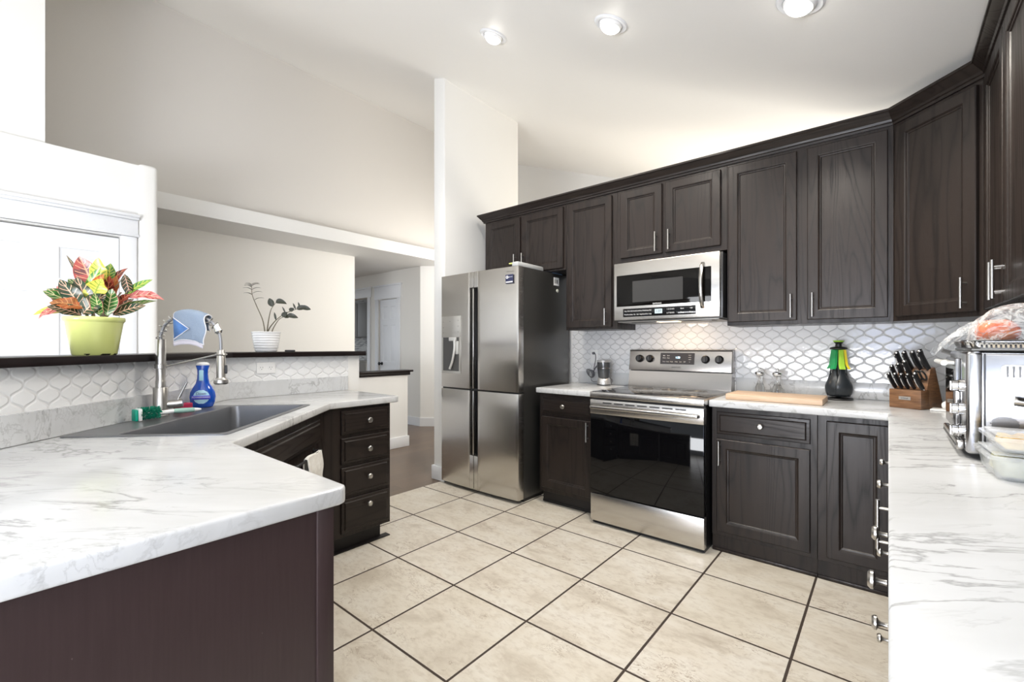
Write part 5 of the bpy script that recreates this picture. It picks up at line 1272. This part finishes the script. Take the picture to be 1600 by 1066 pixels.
# door with glass, proud of the frame
mb = MB(); mb.box(0.012, 0.300, -0.012, 0.0, 0.062, 0.285, 0.004); dd = mb.build('oven_door', MTO, to)
MB().box(0.035, 0.275, -0.0140, -0.0110, 0.095, 0.250, 0.001, 1).build('door_glass', MBG, dd)
mb = MB(); mb.cyl((0.02, -0.036, 0.270), (0.292, -0.036, 0.270), 0.008, n=14)
for x in (0.04, 0.27): mb.cyl((x, -0.012, 0.270), (x, -0.036, 0.270), 0.006, n=10)
mb.build('door_handle', plain('white_bar', (0.74, 0.74, 0.71), 0.3, 0.2), dd)
MB().box(0.0, 0.40, -0.018, 0.0, 0.020, 0.048, 0.006, 3).build('crumb_tray', MSH, to)
MB().box(0.02, 0.39, -0.0192, -0.0172, 0.030, 0.036).build('tray_slot', MBK, to)
for z in (0.205, 0.137, 0.072):
    mb = MB(); mb.lathe([(0.019, 0.0), (0.019, -0.010), (0.0165, -0.012), (0.0165, -0.024), (0.014, -0.026), (0.001, -0.026)], (0.365, 0, z), 24, 'Y'); k_ = mb.build('control_knob', MCH, to)
    MB().box(0.362, 0.368, -0.029, -0.025, z-0.014, z+0.014, 0.001, 1).build('knob_rib', MSH, k_)
for x, y in ((0.03, 0.05), (0.40, 0.05), (0.03, 0.36), (0.40, 0.36)): MB().cyl((x, y, 0.0), (x, y, T0+0.002), 0.014, n=14).build('foot', MBK, to)
# side panel details (the side facing the viewer is local +x)
mb = MB(); mb.prism([(p[0], p[1]) for p in rrect(0.068, 0.218, 0.232, 0.272, 0.010, 4)], TL-0.001, TL+0.0015, 0.0006, axis='X'); vp = mb.build('vent_frame', MSH, to)
for k in range(12): MB().box(TL+0.0008, TL+0.0022, 0.078+k*0.0115, 0.0825+k*0.0115, 0.237, 0.267).build('vent_slot', MFS, vp)
mb = MB()
for i in range(-9, 10):
    for j in range(-7, 8):
        if (i/9.0)**2+(j/7.0)**2 <= 1.0: mb.lathe([(0.00135, 0.0), (0.00135, 0.0008), (0.0003, 0.0008)], (TL, 0.075+i*0.0030+(0.0015 if j % 2 else 0), 0.108+j*0.0030), 6, 'X')
mb.build('vent_holes', MBK, vp)
mb = MB(); mb.tube(smooth_curve([(TL, 0.180, 0.155), (TL+0.022, 0.135, 0.167), (TL+0.026, 0.098, 0.174), (TL+0.025, 0.090, 0.175)], 5)[::-1], 0.0125, 14)
mb.tube([(TL+0.022, 0.130, 0.168), (TL+0.032, 0.21, 0.152), (TL+0.032, 0.32, 0.140)], 0.012, 14); 
tag(mb.build('side_handle', MSH, to), 'tubular steel handle')
# rack tray on top
rk = empty('perforated_tray', (0.175, 2.245, 0.9142+T1+0.003), -PI/2, 'dark perforated metal tray lying on the toaster oven', 'tray')
mb = MB(); mb.box(0.03, TL-0.005, 0.005, TD_, 0.0, 0.008, 0.003); mb.build('tray_base', MFS, rk)
mb = MB(); rows = []
for z_, o_ in ((0.006, 0.004), (0.015, 0.0), (0.026, -0.006), (0.029, -0.012), (0.031, -0.010), (0.028, -0.002), (0.010, 0.008)):
    rows.append([(x, y, z_) for x, y in rrect(0.03+o_, TL-0.005-o_, 0.005+o_, TD_-o_, 0.02, 4)])
mb.grid(rows, close_v=True); mb.build('tray_rim', MCH, rk)
mb = MB()
for k in range(40):
    for q_ in range(2): mb.box(TL-0.0045, TL-0.0015, 0.025+k*0.0092+q_*0.0046, 0.029+k*0.0092+q_*0.0046, 0.009+q_*0.009, 0.014+q_*0.009)
mb.build('tray_holes', MBK, rk)
# tall pot hidden behind the oven, its white handle poking out
sp_ = empty('stock_pot', (0.46, 2.70, 0.9142), 0, 'steel pot behind the toaster oven with a white handle poking out', 'pot')
MB().lathe([(0.001, 0), (0.110, 0), (0.116, 0.006), (0.116, 0.232), (0.120, 0.236), (0.114, 0.236), (0.112, 0.008), (0.001, 0.006)], (0, 0, 0), 40, cap=False).build('pot_body', MSH, sp_)
mb = MB(); mb.tube([(-0.112, -0.03, 0.215), (-0.150, -0.038, 0.236), (-0.19, -0.047, 0.256), (-0.250, -0.060, 0.292), (-0.256, -0.061, 0.2945)], [0.011, 0.016, 0.018, 0.0175, 0.012], 18)
tag(mb.build('pot_handle', plain('white_handle', (0.76, 0.76, 0.73), 0.35), sp_), 'white pot handle')
MB().tube([(-0.254, -0.061, 0.293), (-0.285, -0.067, 0.305)], [0.009, 0.0085], 14).build('handle_end', plain('handle_grey', (0.22, 0.22, 0.22), 0.3, 0.6), sp_)

# ------------------------------------------------------------------ produce bag on the tray
MPB = plain('clear_plastic_bag', (0.93, 0.95, 0.96), 0.12, trans=0.92, ior=1.08, var=0, nscale=20)
nt = MPB.node_tree; b = nt.nodes['Principled BSDF']; b.inputs['Transmission Weight'].default_value = 0.0; b.inputs['Roughness'].default_value = 0.18
_n = noise(nt, coords(nt), 17, 3, 0.6, 1.5); _rg = M(nt, 'SUBTRACT', 1, M(nt, 'MULTIPLY', M(nt, 'ABSOLUTE', M(nt, 'SUBTRACT', _n, 0.5)), 9), clamp=True)
_lw = nd(nt, 'ShaderNodeLayerWeight'); _lw.inputs[0].default_value = 0.35
L(nt, M(nt, 'ADD', M(nt, 'ADD', M(nt, 'MULTIPLY', _rg, 0.34), 0.07), M(nt, 'MULTIPLY', _lw.outputs['Facing'], 0.22), clamp=True), b.inputs['Alpha'])
bump(nt, b, _n, 1.0, 0.03)
mt, nt, b = mat('tomato_skin'); n_ = noise(nt, coords(nt), 9, 3); L(nt, ramp(nt, n_, [(0.3, (0.80, 0.10, 0.02)), (0.6, (0.82, 0.24, 0.06)), (0.8, (0.80, 0.42, 0.18))]), b.inputs['Base Color']); b.inputs['Roughness'].default_value = 0.25
TZ = 0.9142+T1+0.012
def fruit(x, y, r_, sx, sz, label, rot):
    e = empty('tomato', (x, y, TZ), rot, label, 'tomato', 'tomatoes in the clear plastic bag')
    mb = MB(); rows = []
    for i in range(13):
        ph = PI*i/12; row = []
        for k in range(24):
            th = 2*PI*k/24; rr_ = r_*(1+0.045*math.cos(5*th)*math.sin(ph)); dip = -0.16*r_*math.exp(-((ph-PI)/0.45)**2) if ph > 2 else 0
            row.append((rr_*math.sin(ph)*math.cos(th)*sx, rr_*math.sin(ph)*math.sin(th), r_*sz-rr_*math.cos(ph)*sz+dip))
        rows.append(row)
    V = mb.grid(rows, close_v=True); mb.build('fruit_body', mt, e)
    mb = LeafMB()
    for k in range(5): mb.leaf((0, 0, 2*r_*sz-0.14*r_), (math.cos(1.257*k), math.sin(1.257*k), 0.25), (0, 0, 1), r_*0.55, r_*0.2, 0.6, 0.2, 0, 0, 0.4, 6, 2)
    mb.build('calyx', LM[0], e)
fruit(0.268, 2.10, 0.051, 1.0, 0.94, 'large orange-red tomato in the bag, nearer the aisle', 0.3)
fruit(0.378, 2.08, 0.049, 1.0, 0.92, 'red tomato in the bag, cut by the right edge of the photo', 1.2)
def bag(x0, x1, y0, y1, hgt, tail=None):
    mb = MB(); n = 48; rows = []
    for i in range(17):
        t = i/16; ph = t*PI/2*1.0
        row = []
        for k in range(n):
            th = 2*PI*k/n; cr = 1+0.06*math.sin(7*th+4*t)+0.04*math.sin(13*th-6*t)+0.03*math.sin(23*th)
            rx_ = (x1-x0)/2*math.cos(ph)**0.55*cr if t < 1 else 0.004; ry_ = (y1-y0)/2*math.cos(ph)**0.55*cr if t < 1 else 0.004
            z = hgt*math.sin(ph)*(1+0.05*math.sin(5*th+3*t))
            px = (x0+x1)/2+rx_*math.cos(th); py = (y0+y1)/2+ry_*math.sin(th)
            row.append((px, py, TZ-0.002+z))
        rows.append(row)
    mb.grid(rows, close_v=True)
    return mb
mb = bag(0.200, 0.500, 1.94, 2.24, 0.134)
rows = []
for i in range(15):
    t = i/14; row = []
    c_ = Vector((0.262, 2.10, TZ+0.085)).lerp(Vector((0.160, 2.24, TZ+0.020)), t); c_.z += 0.028*math.sin(PI*t)-0.012*t
    hw = 0.045+0.040*t
    for j in range(21):
        u = -1+j/10
        row.append(c_+Vector((0.55*u*hw, 0.45*u*hw, -abs(u)**1.5*0.036+0.012*math.sin(u*9+t*5)*(0.3+t))))
    rows.append(row)
mb.grid(rows)
tag(mb.build('plastic_bag', MPB, None, 70), 'crumpled clear plastic bag of tomatoes on the toaster oven', 'bag')

# ------------------------------------------------------------------ food containers
MPC = plain('clear_container', (0.90, 0.93, 0.95), 0.08, trans=0.9, ior=1.25, var=0); _b = MPC.node_tree.nodes['Principled BSDF']; _b.inputs['Alpha'].default_value = 0.30; _b.inputs['Transmission Weight'].default_value = 0.0
def container(x, y, z, wx, wy, hgt, rz, label, content, cname):
    e = empty('food_container', (x, y, z), rz, label, 'food container', 'stacked clear food containers')
    mb = MB(); rows = []
    for o_, z_ in ((0.018, 0.0), (0.012, 0.001), (0.006, 0.008), (0.0, hgt-0.012), (-0.008, hgt-0.010), (-0.009, hgt-0.002), (-0.005, hgt), (0.001, hgt-0.002), (0.004, hgt-0.012), (0.010, 0.010), (0.016, 0.004)):
        rows.append([(a_, b_, z_) for a_, b_ in rrect(-wx/2+o_, wx/2-o_, -wy/2+o_, wy/2-o_, 0.022, 5)])
    V = mb.grid(rows, close_v=True); mb._f(V[0]); mb._f(V[-1]); mb.build('tub', MPC, e)
    mb = MB(); rows = []
    for a_ in range(19):
        row = []
        for b_ in range(15):
            u, v_ = -1+a_/9, -1+b_/7; ed = max(abs(u), abs(v_))
            row.append(((wx/2-0.012-(0.008 if ed > 0.99 else 0))*u, (wy/2-0.012-(0.008 if ed > 0.99 else 0))*v_, (hgt*0.72+0.004*math.sin(a_*1.7+b_)+0.003*math.cos(b_*2.3-a_)) if ed < 0.99 else 0.008))
        rows.append(row)
    mb.grid(rows); mb.build(cname, content, e, 80)
    return e
def food(name, c0, c1, sc_):
    m, nt, b = mat(name); n_ = noise(nt, coords(nt), sc_, 4, 0.6, 1.5); L(nt, ramp(nt, n_, [(0.35, c0), (0.62, c1)]), b.inputs['Base Color']); b.inputs['Roughness'].default_value = 0.45; bump(nt, b, n_, 0.8, 0.004); return m
e = container(0.318, 1.665, 0.9145, 0.26, 0.185, 0.060, 0.05, 'clear food container of pale green noodles, the lower of two', food('green_noodles', (0.36, 0.36, 0.20), (0.66, 0.64, 0.44), 38), 'noodles')
MB().box(-0.128, 0.128, -0.090, 0.090, 0.0605, 0.0645, 0.002).build('lid', MPC, e)
e = container(0.322, 1.670, 0.9145+0.0652, 0.25, 0.175, 0.038, 0.03, 'clear food container of yellow pasta, the upper of two', food('yellow_pasta', (0.62, 0.38, 0.08), (0.86, 0.66, 0.28), 30), 'pasta')
mb = MB()
for (a_, b_, c_) in ((-0.055, -0.060, 0.028), (0.012, -0.065, 0.027), (-0.03, -0.03, 0.028), (0.05, -0.05, 0.028)): mb.sphere((a_, b_, c_), 0.009, 1.4, 1, 0.7, 10)
mb.build('garlic', plain('garlic_cream', (0.78, 0.68, 0.55), 0.4), e)
MB().box(-0.122, 0.122, -0.085, 0.085, 0.0385, 0.0415, 0.002).build('lid', MPC, e)
# black skillet handle at the right edge
sk = empty('frying_pan', (0.46, 1.26, 0.9145), 0, 'black frying pan, only its handle end inside the right edge', 'pan')
MB().lathe([(0.001, 0.0), (0.10, 0.0), (0.125, 0.04), (0.128, 0.042), (0.122, 0.042), (0.098, 0.006), (0.001, 0.006)], (0, 0, 0), 40, cap=False).build('pan_body', MBK, sk)
MB().tube(smooth_curve([(-0.055, 0.110, 0.036), (-0.10, 0.17, 0.050), (-0.145, 0.24, 0.062), (-0.158, 0.262, 0.064)], 5), [0.010]*5+[0.013]*6+[0.015]*4+[0.010], 14).build('handle', MBK, sk)
